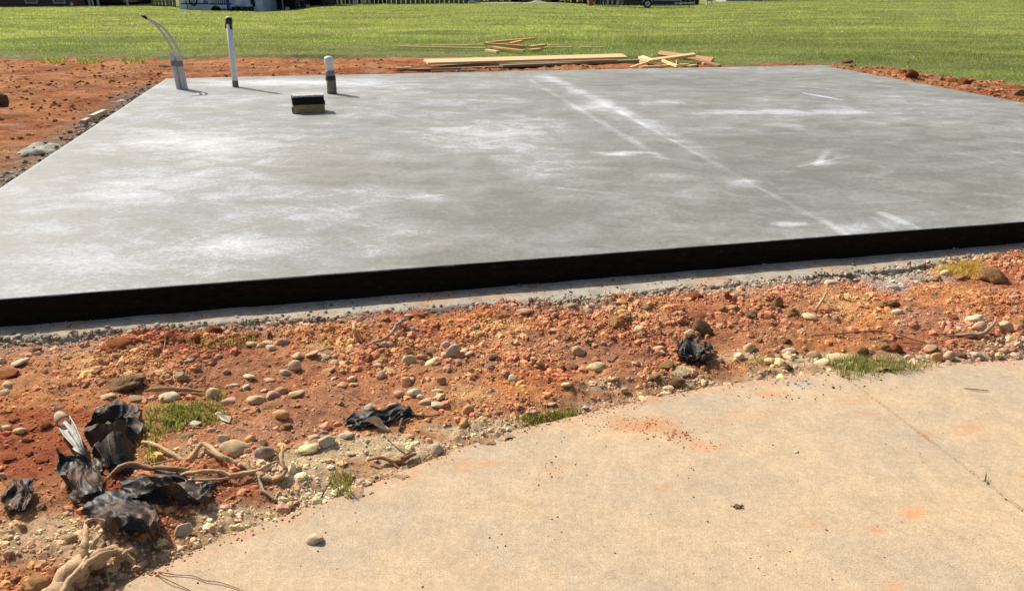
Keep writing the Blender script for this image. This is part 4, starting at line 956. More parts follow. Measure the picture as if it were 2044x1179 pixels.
for i, (x, y, w, h, t, ck, kind, lab) in enumerate(ST):
    p = on_soil(x, y + h * 0.15); m = mpp(p); a = w * m / 2
    th = math.atan2(CAMH, p.y); b = a * random.uniform(0.68, 0.9)
    hh = h * m / 2; c2 = (hh ** 2 - (b * math.sin(th)) ** 2) / math.cos(th) ** 2
    if c2 < (0.3 * a) ** 2:
        b = min(b, hh * 0.85 / math.sin(th)); c2 = (hh ** 2 - (b * math.sin(th)) ** 2) / math.cos(th) ** 2
    c = min(max(math.sqrt(max(c2, 0)), 0.26 * a), 1.25 * a)
    nm = 'earth_clod' if kind == 'c' else ('pebble' if w < 26 else 'river_stone')
    o = bpy.data.objects.new(nm, random.choice(CM if kind == 'c' else SM)); link(o)
    c *= 1.15; o.location = on_soil(x, y, c * 0.28)
    flip = random.choice((0, math.pi))
    o.rotation_euler = (random.uniform(-.15, .15), -math.radians(t), 0)
    R = Matrix.Rotation(random.uniform(-0.35, 0.35), 4, 'Z') @ Matrix.Rotation(-math.radians(t if t <= 50 else t - 90), 4, 'Y') @ Matrix.Rotation(random.uniform(-.15, .15), 4, 'X')
    o.rotation_euler = R.to_euler()
    o.scale = (a * random.choice((1, -1)), b, c)
    k = random.uniform(0.95, 1.3) * (1.3 if kind == 'c' else 1.0); base = CK[ck]; o.color = (base[0] * k, base[1] * k, base[2] * k, 1)
    s = lab or auto_label(x, y, w, h, t, ck, kind)
    used_labels[s] = 1
    tag(o, s, 'dirt clod' if kind == 'c' else ('pebble' if w < 26 else 'stone'), 'earth clods in the dirt strip' if kind == 'c' else 'stones and pebbles in the dirt strip')

# reddish clods along the right edge of the slab and elsewhere on the rear soil
for x, y, w, h, ck, lab in [(1800, 146, 24, 14, 'red', 'dark red clod nearest the far right corner of the slab'), (1818, 150, 30, 20, 'red', 'tallest dark red clod beside the right slab edge'), (1842, 157, 22, 13, 'brown', 'brown clod left of the pale clod on the right slab edge'),
                            (1877, 158, 24, 14, 'pinkish', 'pale pinkish clod beside the right slab edge'), (1905, 163, 26, 15, 'red', 'red clod just right of the pale pinkish clod'), (1926, 165, 34, 19, 'red', 'broad red clod in the middle of the right edge heap'), (1950, 172, 26, 15, 'orange', 'orange clod right of the broad red clod'),
                            (1980, 180, 30, 12, 'orange', 'low orange clod left of the square orange block'), (2036, 184, 30, 24, 'orange', 'square orange clod at the right edge of the picture'), (4, 204, 30, 34, 'brown', 'dark clod at the left picture edge on red soil'),
                            (330, 133, 30, 8, 'brown', 'dark low clod on red soil left of the grey conduit pipes'), (1690, 124, 24, 8, 'brown', 'dark low clod behind the far right slab corner'), (100, 252, 12, 6, 'pale', 'small pale stone on the red soil beside the board offcut')]:
    z = ZL
    for _ in range(3): p = at(x, y + h * 0.3, z); z = rear_h(p.x, p.y)
    m = mpp(p); o = bpy.data.objects.new('earth_clod', random.choice(CM)); link(o); o.location = at(x, y, z + h * m * 0.25)
    o.scale = (w * m / 2, w * m / 2 * 0.8, h * m * 0.55); o.rotation_euler = (0, random.uniform(-.2, .2), random.uniform(-.4, .4)); o.color = CK[ck] + (1,)
    tag(o, lab, 'dirt clod', 'earth clods beside the slab')

# ------------------------------------------------------------------ roots, sticks and wood pieces
def root_obj(name, label, cat, strands, mat, parts=('branch',), sub=6, n=9):
    """strands: list of [(px, py, lift, radius_px), ...]; the first is the thing's own mesh, the others are its branches"""
    first = None
    for si, s in enumerate(strands):
        P = []; R = []
        for (x, y, lift, r) in s:
            p = on_soil(x, y, lift); P.append(p); R.append(r * (0.8 if name == 'stump_root' else 0.66) * mpp(p))
        C = catmull(P, sub); Ri = np.interp(np.linspace(0, len(R) - 1, len(C)), range(len(R)), R)
        rr = random.Random(len(label) + si)
        sd = len(label) + si
        C = [p + Vector([float(fbm(np.float64(k * 0.33 + 9 * q), np.float64(sd), 880, 2)) for q in range(3)]) * Ri[k] * 0.4 for k, p in enumerate(C)]
        Ri = [r * (1 + 0.26 * float(fbm(np.float64(k * 0.4), np.float64(sd + 5), 890, 3))) for k, r in enumerate(Ri)]
        mb = MB(); mb.tube(C, Ri, n, True, 0.09, si + len(label))
        if first is None:
            first = mb.build(name, mat, None, smooth=True); tag(first, label, cat)
        else:
            mb.build(parts[min(si - 1, len(parts) - 1)], mat, first, smooth=True)
    return first
root_obj('dry_root', 'bleached forked root bent like a shallow V in front of the largest stone', 'root', [
    [(284, 881, .012, 5), (308, 886, .018, 7), (342, 903, .015, 7), (363, 919, .005, 8), (381, 914, .012, 9), (403, 887, .028, 8), (420, 892, .035, 7.5), (441, 911, .028, 8), (465, 921, .022, 8), (488, 929, .018, 8), (502, 940, .008, 6)],
    [(478, 926, .02, 5), (486, 935, .012, 4), (490, 945, .004, 3)]], M['root'])
root_obj('dry_root', 'rough dark-barked root lying across the black fabric', 'root', [
    [(212, 957, .03, 3.5), (226, 944, .04, 5), (240, 932, .045, 8), (262, 927, .045, 9), (300, 932, .04, 9), (340, 935, .03, 8.5), (378, 939, .02, 8)],
    [(300, 926, .05, 3), (330, 921, .05, 2.6), (352, 917, .045, 2)]], mat_root('brown_bark_root', (0.33, 0.20, 0.105)))
root_obj('dry_root', 'pale twin-stranded root joining at the hooked root', 'root', [
    [(346, 953, .012, 4), (372, 945, .022, 6), (405, 940, .028, 6), (440, 941, .025, 6), (462, 948, .02, 6.5), (488, 944, .02, 7), (515, 939, .02, 7), (541, 926, .028, 6)],
    [(348, 957, .01, 3.5), (390, 958, .014, 4), (432, 957, .014, 4.5), (462, 952, .015, 5)],
    [(430, 950, .02, 3), (405, 953, .02, 2.6), (380, 951, .02, 2)]], M['root'])
root_obj('dry_root', 'pale hooked root curling upward with a dark tip', 'root', [
    [(579, 893, .055, 4), (568, 898, .06, 5.5), (562, 909, .05, 6), (565, 925, .035, 6.5), (570, 938, .02, 7), (563, 951, .01, 8), (545, 957, .008, 8.5), (527, 953, .008, 9), (517, 945, .012, 9)],
    [(541, 925, .03, 4), (555, 921, .03, 3), (562, 928, .02, 3)]], mat_root('tan_root', (0.42, 0.27, 0.14)))
root_obj('dry_root', 'thin grey root running down to the driveway edge below the hooked root', 'root', [
    [(517, 951, .02, 4.5), (521, 966, .012, 4.5), (527, 979, .012, 4.5), (540, 990, .012, 4.5), (553, 997, .012, 3.5), (562, 1001, .005, 2)]], M['rootgrey'])
root_obj('stump_root', 'thick pale stump root in the bottom left corner', 'root', [
    [(100, 1205, .02, 36), (125, 1172, .03, 33), (150, 1142, .035, 30), (172, 1122, .035, 26), (200, 1110, .035, 21), (225, 1100, .045, 13), (246, 1106, .035, 9), (262, 1116, .02, 6), (270, 1125, .01, 4)],
    [(168, 1112, .06, 9), (170, 1088, .07, 8), (172, 1062, .075, 6), (170, 1046, .08, 4.5), (178, 1037, .08, 3.5), (196, 1036, .07, 3), (212, 1038, .06, 2)],
    [(212, 1128, .02, 4), (214, 1146, .012, 4), (219, 1164, .006, 3.5), (224, 1182, .002, 3)],
    [(228, 1116, .02, 2), (233, 1138, .012, 2.2), (233, 1158, .004, 1.8)],
    [(150, 1150, .075, 8), (175, 1125, .08, 7), (205, 1105, .07, 6), (235, 1098, .05, 4)],
    [(120, 1190, .075, 9), (140, 1160, .085, 9), (158, 1136, .085, 7), (172, 1112, .07, 4)],
    [(185, 1095, .07, 7), (192, 1076, .07, 6), (200, 1066, .065, 4)],
    [(248, 1106, .04, 6), (256, 1098, .045, 5), (266, 1096, .04, 4), (272, 1104, .03, 3)]], mat_root('pale_stump', (0.47, 0.315, 0.18)), ('rootlet',), 6, 11)
root_obj('root_piece', 'flat red-brown root against the driveway edge left of the egg-shaped stone', 'root', [
    [(733, 918, .012, 4), (760, 913, .018, 6), (781, 919, .014, 7), (800, 919, .012, 8), (815, 911, .014, 7), (831, 905, .014, 4)],
    [(781, 921, .01, 5), (792, 930, .005, 4), (800, 937, .002, 3)], [(800, 914, .02, 4), (818, 902, .022, 3), (830, 899, .016, 2)]], M['rootred'])
root_obj('twig', 'thin dark straight twig leaning over the pale sandy soil', 'twig', [[(765, 868, .05, 1.3), (784, 886, .035, 1.6), (800, 899, .02, 2), (814, 909, .006, 2.2)]], M['rootdark'])
root_obj('root_piece', 'thin blackish root lying right of the dark fabric strip', 'root', [
    [(770, 818, .006, 2.5), (795, 814, .010, 3.5), (820, 824, .010, 4), (845, 830, .008, 3), (872, 828, .006, 2), (905, 818, .004, 1.4)],
    [(806, 826, .010, 4), (802, 840, .010, 5), (797, 858, .004, 2.5)]], M['rootdark'])
root_obj('stick', 'pale bone-like split wood piece standing in a dark hollow', 'stick', [[(708, 646, .05, 5), (707, 658, .04, 6), (709, 668, .03, 6.5), (712, 678, .012, 6), (714, 684, .0, 4)], [(712, 660, .035, 3), (716, 672, .02, 3), (717, 682, .002, 2)]], M['root'], ('splinter',))
root_obj('stick', 'crooked brown stick rising behind the flat reddish stone', 'stick', [[(736, 687, .012, 4), (748, 683, .018, 4), (765, 677, .024, 4), (779, 667, .035, 4.5), (788, 654, .045, 4.5), (797, 644, .05, 6), (806, 638, .04, 7)], [(797, 650, .03, 5), (806, 652, .02, 5), (812, 656, .008, 3)]], M['rootgrey'])
root_obj('stake', 'pale leaning stake stuck in the red soil near the footing', 'stake', [[(1651, 583, .08, 2.5), (1643, 596, .06, 4), (1635, 609, .035, 4.2), (1628, 621, .004, 4.2)]], M['root'])
root_obj('twig', 'short dark twig lying behind the pale yellow oval stone', 'twig', [[(1624, 620, .01, 2), (1645, 619, .016, 2.2), (1664, 618, .016, 2), (1681, 621, .006, 1.4)]], M['rootred'])
root_obj('twig', 'thin pale forked twig upright beside the footing', 'twig', [[(1667, 554, .05, 1), (1673, 563, .04, 1.3), (1676, 572, .025, 1.5), (1677, 585, .0, 1.8)], [(1674, 566, .035, 1), (1683, 562, .03, .8)]], M['root'])
root_obj('twig', 'long arching reddish twig above the bushy edge grass', 'twig', [[(1600, 672, .004, 1.2), (1640, 668, .01, 1.8), (1690, 664, .02, 2.2), (1748, 660, .03, 2.4), (1780, 665, .03, 2.4), (1812, 674, .022, 2.2), (1848, 684, .006, 2)]], M['rootred'])
root_obj('driftwood', 'curved grey driftwood stick in front of the round tan stone', 'stick', [[(1884, 671, .006, 2.2), (1910, 669, .012, 3.2), (1935, 667, .018, 5), (1958, 667, .02, 6), (1973, 658, .03, 6), (1982, 648, .035, 5), (1988, 640, .035, 3)], [(1962, 671, .012, 2.4), (1980, 674, .008, 2), (1990, 678, .002, 1.2)]], M['rootgrey'])
root_obj('twig', 'thin dark stick lying on the far part of the driveway', 'twig', [[(1925, 774, .003, 1.2), (1950, 777, .006, 1.6), (1973, 779, .004, 1.2)]], M['rootdark'])
root_obj('rootlet', 'long thin wavy rootlet lying on the driveway corner', 'twig', [[(300, 1141, .006, 1.6), (325, 1142, .006, 1.6), (350, 1146, .004, 1.6), (385, 1148, .006, 1.6), (410, 1158, .005, 1.4), (432, 1160, .006, 1.4), (460, 1168, .005, 1.3), (490, 1180, .004, 1.1)]], M['rootred'])
root_obj('rootlet', 'straight dark rootlet crossing the driveway corner edge', 'twig', [[(302, 1142, .012, 1.3), (330, 1154, .010, 1.5), (362, 1169, .006, 1.5), (392, 1184, .003, 1.5)]], M['rootdark'])  # thin dark tube laid along a straight line
root_obj('twig', 'thin curved pale twig on orange soil left of the wedge rock', 'twig', [[(72, 769, .004, 1.0), (88, 776, .01, 1.3), (112, 780, .012, 1.4), (135, 779, .01, 1.2), (152, 777, .003, 1.0)]], M['root'])
root_obj('twig', 'thin upright dry stem near the dark red clod', 'twig', [[(329, 664, .06, 1.1), (330, 680, .035, 1.3), (328, 690, .02, 1.4), (327, 702, .0, 1.4)]], M['root'])
root_obj('twig', 'long straight straw stem crossing the brown soil', 'twig', [[(345, 757, .006, .8), (400, 746, .012, 1.0), (470, 733, .014, 1.0), (530, 722, .012, 1.0), (582, 712, .006, .8)]], M['root'])
root_obj('twig', 'thin dark twig left of the pale grey pebble', 'twig', [[(680, 779, .01, 1.2), (700, 786, .02, 1.5), (721, 798, .012, 1.5)]], M['rootdark'])
root_obj('twig', 'fine stem rising right of the dark pebble group', 'twig', [[(965, 716, .05, .9), (958, 732, .03, 1.1), (950, 750, .002, 1.1)]], M['rootgrey'])
root_obj('twig', 'thin twig slanting up beside the dark root strip', 'twig', [[(680, 848, .0, 1.3), (694, 834, .015, 1.3), (706, 822, .03, 1.1)]], M['rootgrey'])
root_obj('twig', 'small dark twig beside the tiny fibres at the sandy edge', 'twig', [[(638, 997, .002, 2.2), (648, 981, .02, 2.2), (660, 960, .045, 1.6)]], M['rootdark'])
root_obj('wood_strip', 'flat dark wood strip between the wedge rock and blocky rock', 'wood strip', [[(288, 781, .02, 4), (310, 777, .026, 6), (340, 776, .026, 7), (375, 777, .022, 6.5), (404, 782, .012, 3)]], mat_root('weathered_strip', (0.30, 0.19, 0.11)))
# flat pale wood chip
def slab_chip(name, label, cat, pts, lift, th, mat):
    top = [on_soil(x, y, l) for x, y, l in pts]; mb = MB(); n = len(top)
    mb.add(top + [p - Vector((0, 0, th)) for p in top], [tuple(range(n)), tuple(reversed(range(n, 2 * n)))] + [(i, i + n, (i + 1) % n + n, (i + 1) % n) for i in range(n)])
    o = mb.build(name, mat, None, bevel=0.0015); o.color = (1, 1, 1, 1); return tag(o, label, cat)
slab_chip('wood_chip', 'pale wedge-shaped wood chip tilted on the sandy soil', 'wood chip', [(731, 834, .04), (748, 828, .045), (760, 834, .04), (768, 847, .02), (782, 858, .006), (760, 856, .006), (755, 850, .012)], 0, .008, mat_root('pale_chip', (0.55, 0.41, 0.25)))
slab_chip('wood_chip', 'curled pale leaf-like chip beside the green weed patch', 'wood chip', [(432, 822, .02), (446, 826, .028), (462, 832, .02), (458, 842, .008), (444, 838, .012), (434, 832, .006)], 0, .004, mat_root('pale_leaf', (0.62, 0.55, 0.42)))

# ------------------------------------------------------------------ torn black fabric
def cloth(name, label, rows, seed, mat=M['fabric'], nu=90, nv=10, crump=0.0055, cat='fabric', thick=0.002, parent=None):
    G = [[on_soil(x, y, max(l, 0.003) * (0.62 if l > .02 else 1)) for x, y, l in r] for r in rows]
    R2 = []
    for r in G:
        m = len(r) - 1; c = catmull(r, max(2, nu // m)); tt = np.linspace(0, len(c) - 1, nu)
        R2.append([c[int(t)].lerp(c[min(int(t) + 1, len(c) - 1)], t - int(t)) for t in tt])
    def pleat(col):
        out = []
        for i in range(len(col) - 1):
            for q in range(nv): out.append(col[i].lerp(col[i + 1], q / nv))
        return out + [col[-1]]
    for i, r in enumerate(R2):
        for k, p in enumerate(r):
            p += Vector((0, 1.0, 0)) * 0.011 * float(2 * vnoise(np.float64(k * 0.05 + i * 7.1), np.float64(seed), 610) - 1)
            p.z += 0.010 * float(2 * vnoise(np.float64(k * 0.06 + i * 3.7), np.float64(seed + 3), 611) - 1) * (0 < i < len(R2) - 1)
    cols = [pleat([R2[i][k] for i in range(len(R2))]) for k in range(nu)]
    nr = len(cols[0]); A = np.array([[cols[k][i][:] for k in range(nu)] for i in range(nr)])
    u, v = np.meshgrid(np.linspace(0, 1, nu), np.linspace(0, 1, nr))
    rid = 1 - 2 * np.abs(fbm(u * 3.0 + v * 2, v * 5 + seed, 500 + seed, 3)); rid2 = 1 - 2 * np.abs(fbm(u * 7, v * 9 - u * 4, 520 + seed, 3))
    rid3 = 1 - 2 * np.abs(fbm(u * 5 - v * 7, v * 6 + u * 3, 530 + seed, 4))
    w1_ = 0.35 * fbm(u * 2, v * 2, 545 + seed, 2)
    rid = 1 - 2 * np.abs(2 * vnoise((u + w1_) * 4.5 + v * 2.5, (v - w1_) * 3.0 + seed, 500 + seed) - 1)
    rid3 = 1 - 2 * np.abs(2 * vnoise(u * 5 - v * 6, v * 4 + u * 4 + w1_ * 4, 530 + seed) - 1)
    rid2 = 1 - 2 * np.abs(2 * vnoise(u * 11 + v * 5, v * 10 - u * 7, 520 + seed) - 1)
    A[:, :, 2] += crump * (1.5 * rid + 1.1 * rid3 + 0.35 * rid2)
    A[:, :, 0] += crump * 2.4 * (2 * vnoise(u * 4 + w1_ * 3, v * 4, 540 + seed) - 1); A[:, :, 1] += crump * 2.4 * (2 * vnoise(u * 4, v * 4 + w1_ * 3, 560 + seed) - 1)
    # ragged outline
    e = np.minimum(np.minimum(u, 1 - u) * 1.2, np.minimum(v, 1 - v)) + 0.11 * fbm(u * 7, v * 7, 580 + seed, 4) - 0.02
    hole = (fbm(u * 4 + seed, v * 4, 600 + seed, 3) > 0.62) & (seed < 12)
    keep = ((e > 0) & ~hole).ravel()
    V, Fc = cull(A.reshape(-1, 3), grid_faces(nr, nu, keep))
    o = bpy.data.objects.new(name, mesh_np(name, V, Fc, mat, None, True)); link(o, parent)
    o.data.set_sharp_from_angle(angle=0.5)
    md = o.modifiers.new('thickness', 'SOLIDIFY'); md.thickness = thick; md.offset = 0
    if label: tag(o, label, cat, None)
    return o
cloth('fabric_bunch', 'bunched black landscape fabric in folds beside the split grey pipe', [
    [(196, 812, .0), (232, 805, .01), (272, 812, .0)], [(186, 824, .03), (230, 810, .075), (274, 824, .03)], [(176, 838, .0), (225, 832, .02), (280, 834, .0)], [(166, 846, .05), (222, 829, .095), (282, 846, .04)],
    [(163, 862, .01), (225, 852, .03), (286, 862, .01)], [(166, 872, .06), (222, 845, .125), (280, 864, .05)], [(176, 892, .0), (232, 882, .02), (276, 888, .0)], [(172, 905, .05), (226, 868, .13), (268, 888, .05)], [(192, 930, .0), (235, 920, .02), (262, 925, .0)],
    [(205, 925, .05), (232, 908, .09), (262, 915, .05)], [(215, 960, -.01), (240, 955, .0), (262, 950, -.01)]], 3)
cloth('fabric_flap', 'upright black fabric flap with a pointed left corner', [
    [(104, 894, .13), (140, 905, .06), (175, 912, .03), (205, 925, .02)], [(112, 920, .10), (145, 930, .04), (178, 935, .01), (208, 945, .01)], [(122, 950, .08), (150, 952, .09), (180, 958, .05), (205, 965, .01)],
    [(138, 985, .03), (160, 985, .06), (190, 985, .05), (215, 975, .01)], [(140, 1015, -.01), (165, 1010, .03), (190, 1008, .0), (215, 1000, .0)]], 7)
cloth('fabric_fold', 'folded black fabric spreading under the dark-barked root', [
    [(240, 958, .0), (275, 950, .02), (310, 945, .03), (345, 940, .01)], [(238, 975, .03), (270, 955, .08), (312, 946, .10), (352, 952, .06), (400, 962, .035), (432, 966, .02)],
    [(246, 990, .0), (280, 985, .02), (318, 985, .03), (358, 985, .02), (400, 985, .01), (428, 980, .0)], [(262, 1000, .03), (290, 985, .07), (330, 975, .09), (370, 980, .07), (405, 990, .04), (420, 990, .02)], [(280, 1020, .0), (310, 1015, .0), (340, 1012, .0), (372, 1010, .0), (395, 1008, .0), (410, 1004, .0)]], 9)
cloth('fabric_hood', 'hood-shaped black fabric standing open above the stump root', [
    [(150, 1005, .01), (185, 990, .04), (230, 975, .05), (275, 985, .03), (305, 1000, .01)], [(160, 1020, .02), (195, 1005, .06), (240, 990, .09), (290, 1005, .06), (312, 1025, .03)],
    [(175, 1030, .02), (205, 1022, .06), (248, 1012, .08), (292, 1020, .08), (316, 1038, .05)], [(200, 1040, .06), (222, 1022, .12), (258, 1016, .13), (296, 1022, .12), (317, 1042, .08)], [(213, 1066, .05), (228, 1042, .12), (262, 1035, .13), (300, 1045, .12), (318, 1062, .08)],
    [(216, 1072, .03), (232, 1060, .09), (262, 1056, .10), (300, 1070, .09), (318, 1100, .03)]], 12, crump=0.004)
cloth('fabric_strip', 'flat torn strip of dark fabric lying among grey pebbles', [
    [(690, 838, .0), (715, 824, .008), (760, 816, .014), (790, 808, .008), (815, 812, .004)], [(690, 848, .008), (720, 834, .018), (762, 826, .018), (795, 817, .018), (825, 820, .008)],
    [(684, 852, .006), (722, 842, .01), (764, 834, .012), (800, 824, .008), (828, 828, .004)], [(690, 860, .0), (724, 852, .012), (764, 845, .014), (796, 836, .006), (822, 832, .0)]], 21, crump=0.005)
cloth('fabric_scrap', 'small black fabric scrap curled in the red soil at left', [
    [(12, 975, .0), (30, 955, .03), (52, 950, .05), (72, 955, .04)], [(2, 990, .03), (28, 975, .02), (50, 975, .015), (70, 975, .05)], [(4, 1005, .03), (28, 1000, .0), (50, 995, .0), (68, 990, .04)], [(8, 1030, .0), (30, 1022, .03), (48, 1014, .045), (62, 1002, .03)]], 15, crump=0.004)
cloth('fabric_scrap', 'crumpled black fabric scrap half buried behind the driveway edge', [
    [(1350, 682, .005), (1372, 676, .03), (1400, 680, .03), (1422, 690, .005)], [(1346, 697, .025), (1368, 686, .05), (1398, 692, .05), (1426, 700, .025)], [(1350, 712, .01), (1372, 704, .03), (1400, 708, .035), (1424, 711, .02)], [(1348, 722, .0), (1375, 716, .03), (1402, 718, .04), (1420, 724, .0)]], 18, crump=0.008)

# ------------------------------------------------------------------ split grey pipe with a pointed end
pe = thing('split_pipe', on_soil(124, 845, 0), 'split grey plastic pipe with a capped end and sharp point', 'pipe')
def trough(name, path, wid, depth, th, mat, parent, a0=-100, a1=100):
    P = [Vector(p) for p in path]; vs = []; fs = []; m = 13
    for i, p in enumerate(P):
        d = (P[min(i + 1, len(P) - 1)] - P[max(i - 1, 0)]).normalized(); s = d.cross(Vector((0, -0.55, 0.83))).normalized(); u = s.cross(d)
        for k in range(m):
            a = math.radians(a0 + (a1 - a0) * k / (m - 1)); vs.append(p + s * math.sin(a) * wid[i] - u * (math.cos(a) * depth[i]))
    for i in range(len(P) - 1):
        for k in range(m - 1): fs.append((i * m + k, (i + 1) * m + k, (i + 1) * m + k + 1, i * m + k + 1))
    mb = MB(); mb.add([v - parent.location for v in vs], fs); o = mb.build(name, mat, parent, smooth=True)
    md = o.modifiers.new('thickness', 'SOLIDIFY'); md.thickness = th; md.offset = 0
    return o
q0, q1, q2, q3 = on_soil(126, 838, .055), on_soil(138, 858, .06), on_soil(152, 880, .055), on_soil(168, 906, .05)
m_ = mpp(q0)
trough('pipe_shell', [q0, q1, q2, q3], [13 * m_, 13 * m_, 9 * m_, 1 * m_], [10 * m_, 9 * m_, 7 * m_, 1 * m_], .0035, M['plastic'], pe, -88, 88)
trough('inner_rib', [on_soil(127, 840, .065), on_soil(142, 856, .075), on_soil(152, 875, .072), on_soil(168, 905, .055)], [2.2 * m_, 3.5 * m_, 3 * m_, .6 * m_], [2 * m_, 3 * m_, 3 * m_, .6 * m_], .003, M['plastic'], pe, -80, 80)
trough('barb', [on_soil(146, 893, .05), on_soil(155, 897, .055), on_soil(167, 906, .052)], [1 * m_, 4 * m_, .8 * m_], [1 * m_, 2 * m_, .6 * m_], .003, M['plastic'], pe, -90, 90)
trough('end_cap', [on_soil(116, 826, .06), on_soil(121, 833, .058), on_soil(126, 841, .056)], [7 * m_, 11 * m_, 13 * m_], [5 * m_, 7 * m_, 8 * m_], .004, simple('dusty_plastic', (0.33, 0.26, 0.18), 0.8, 0.2, 0.3, 30), pe, 75, 285)

# ------------------------------------------------------------------ grass tufts and straw (each tuft is one plant)
def tuft(name, label, spots, n, h, col, seed, cat='grass tuft', wid=0.0032, lean=1.1, mat=None, where=on_soil):
    rg = np.random.default_rng(seed); P = []
    for (x, y, rx, ry, w) in spots:
        for _ in range(int(n * w)):
            rr_ = math.sqrt(rg.uniform()) * 0.95; aa_ = rg.uniform(0, 6.283)
            if where is on_soil and float(vnoise(np.float64((x + math.cos(aa_) * rr_ * rx) * .09), np.float64((y + math.sin(aa_) * rr_ * ry) * .2), seed)) < 0.42 and rg.uniform() < .65: continue
            p = where(x + math.cos(aa_) * rr_ * rx, y + math.sin(aa_) * rr_ * ry); P.append(p[:])
    P = np.array(P); k = len(P); c = np.array(col[0]) * 0 + np.array(col)[rg.integers(0, len(col), k)] * rg.uniform(0.6, 1.35, (k, 1))
    V, Fc, Cc = blades(P, 0.8 * h * rg.uniform(0.35, 1.2, k), wid * rg.uniform(.6, 1.3, k), c, lean, seed, True)
    o = bpy.data.objects.new(name, mesh_np(name, V, Fc, mat or M['grass'], Cc)); link(o); tag(o, label, cat); return o
GR = [(0.15, 0.20, 0.04), (0.24, 0.29, 0.06), (0.33, 0.34, 0.11), (0.42, 0.36, 0.18)]; YG = [(0.24, 0.24, 0.05), (0.33, 0.28, 0.09), (0.16, 0.2, 0.04)]; DR = [(0.42, 0.32, 0.16), (0.34, 0.24, 0.12), (0.2, 0.2, 0.06)]
tuft('weed_patch', 'low bright green weed patch beside the crumpled black fabric', [(345, 830, 60, 22, 1.), (390, 820, 60, 18, .8), (415, 834, 46, 16, .4), (320, 852, 50, 14, .4), (300, 876, 36, 20, .2)], 800, .028, GR, 701, 'weeds', .0035, 1.5)
tuft('weed_sprig', 'green weed sprig growing on the mossy tan stone', [(428, 793, 26, 18, 1.)], 160, .03, GR, 702, 'weeds', .003, 1.2)
tuft('grass_tuft', 'small sparse grass patch on the soil below the blocky red clod', [(460, 680, 90, 14, 1.), (415, 690, 30, 10, .35)], 420, .03, GR + YG, 703)
tuft('grass_tuft', 'short yellow-green grass along the middle of the driveway edge', [(1085, 838, 60, 8, 1.), (1130, 826, 40, 6, .5), (1058, 846, 30, 6, .4)], 300, .035, YG, 704)
tuft('grass_tuft', 'bushy green grass clump spilling over the driveway edge', [(1700, 728, 48, 13, 1.), (1745, 730, 66, 16, 1.2), (1715, 746, 50, 12, .4), (1795, 738, 46, 9, .5), (1838, 730, 44, 7, .2)], 430, .045, GR + [(0.26, 0.27, 0.14)], 705)
tuft('grass_tuft', 'small yellow-green tuft at the sandy driveway edge', [(680, 962, 26, 22, 1.), (690, 985, 20, 8, .5)], 160, .04, YG, 706)
tuft('grass_tuft', 'tiny bright tuft between the fabric and the forked root', [(305, 912, 24, 20, 1.)], 150, .04, YG + GR[1:], 707)
tuft('grass_tuft', 'thin green sprigs left of the pale driveway-edge stones', [(1512, 722, 34, 12, 1.)], 90, .035, GR, 708)
tuft('weed_sprig', 'dark little weed sprig growing in the driveway joint', [(1970, 962, 9, 3, 1.)], 9, .026, [(0.05, 0.08, 0.02)], 709, 'weeds', .005, 1.6)
tuft('straw_clump', 'bright yellow straw clump on the orange clods near the footing', [(1918, 537, 50, 16, 1.), (1940, 545, 40, 14, .8), (1895, 545, 40, 10, .4)], 420, .05, [(0.62, 0.46, 0.07), (0.5, 0.36, 0.08), (0.66, 0.52, 0.16)], 710, 'straw', .0035, 2.6, M['straw'])
tuft('grass_tuft', 'grey fuzzy dry tuft at the footing edge', [(1293, 566, 26, 10, 1.)], 130, .03, [(0.36, 0.36, 0.28)], 711, mat=M['straw'])
def rear(px, py):
    z = ZL
    for _ in range(3): p = at(px, py, z); z = rear_h(p.x, p.y)
    return at(px, py, z)
for x, y, lab in ((108, 124, 'leftmost green tuft on the red soil behind the slab'), (178, 124, 'middle green tuft on the red soil behind the slab'), (266, 123, 'green tuft on the red soil nearest the grey conduit pipes')):
    tuft('grass_tuft', lab, [(x, y, 30, 5, 1.)], 200, .10, GR, 720 + x, wid=.014, where=rear)
# dry fibres and straw bits lying about
rg = np.random.default_rng(730); k = 1500; P2 = soil_points(k, 731, lambda x, y: np.clip(0.25 + (drive_dist(x, y) < 0.16) * .75, 0, 1))
a = rg.uniform(0, np.pi, k); L = rg.uniform(.01, .06, k) ; z = near_h(P2[:, 0], P2[:, 1]) + rg.uniform(.004, .014, k)
c0 = np.stack([P2[:, 0] - np.cos(a) * L / 2, P2[:, 1] - np.sin(a) * L / 2, z], -1); c1 = np.stack([P2[:, 0] + np.cos(a) * L / 2, P2[:, 1] + np.sin(a) * L / 2, z + rg.normal(size=k) * .006], -1); wv = np.stack([-np.sin(a), np.cos(a), 0 * a], -1) * .0009
V = np.stack([c0 - wv, c0 + wv, c1 + wv, c1 - wv, (c0 + c1) / 2 + np.array([0, 0, .002])], 1).reshape(-1, 3); o4 = (np.arange(k) * 5)[:, None]
cc = np.array([(0.42, .30, .17), (0.30, .19, .10), (.16, .10, .06)])[rg.integers(0, 3, k)]
tag(link(bpy.data.objects.new('straw_bits', mesh_np('straw_bits', V, np.concatenate([o4 + [0, 1, 4], o4 + [1, 2, 4], o4 + [2, 3, 4], o4 + [3, 0, 4]]), M['straw'], np.repeat(cc, 5, 0)))), kind='stuff')
def straw_line(label, pts):
    mb = MB(); P = catmull([on_soil(x, y, l) for x, y, l in pts], 6); mb.tube(P, 0.0013, 5); o = mb.build('straw', simple('straw_stem', (0.55, 0.40, 0.10), 0.7), None, smooth=True); tag(o, label, 'straw')
straw_line('single long yellow straw below the straw clump', [(1826, 560, .01), (1860, 573, .014), (1910, 585, .014), (1960, 600, .014), (2010, 612, .012), (2046, 622, .006)])
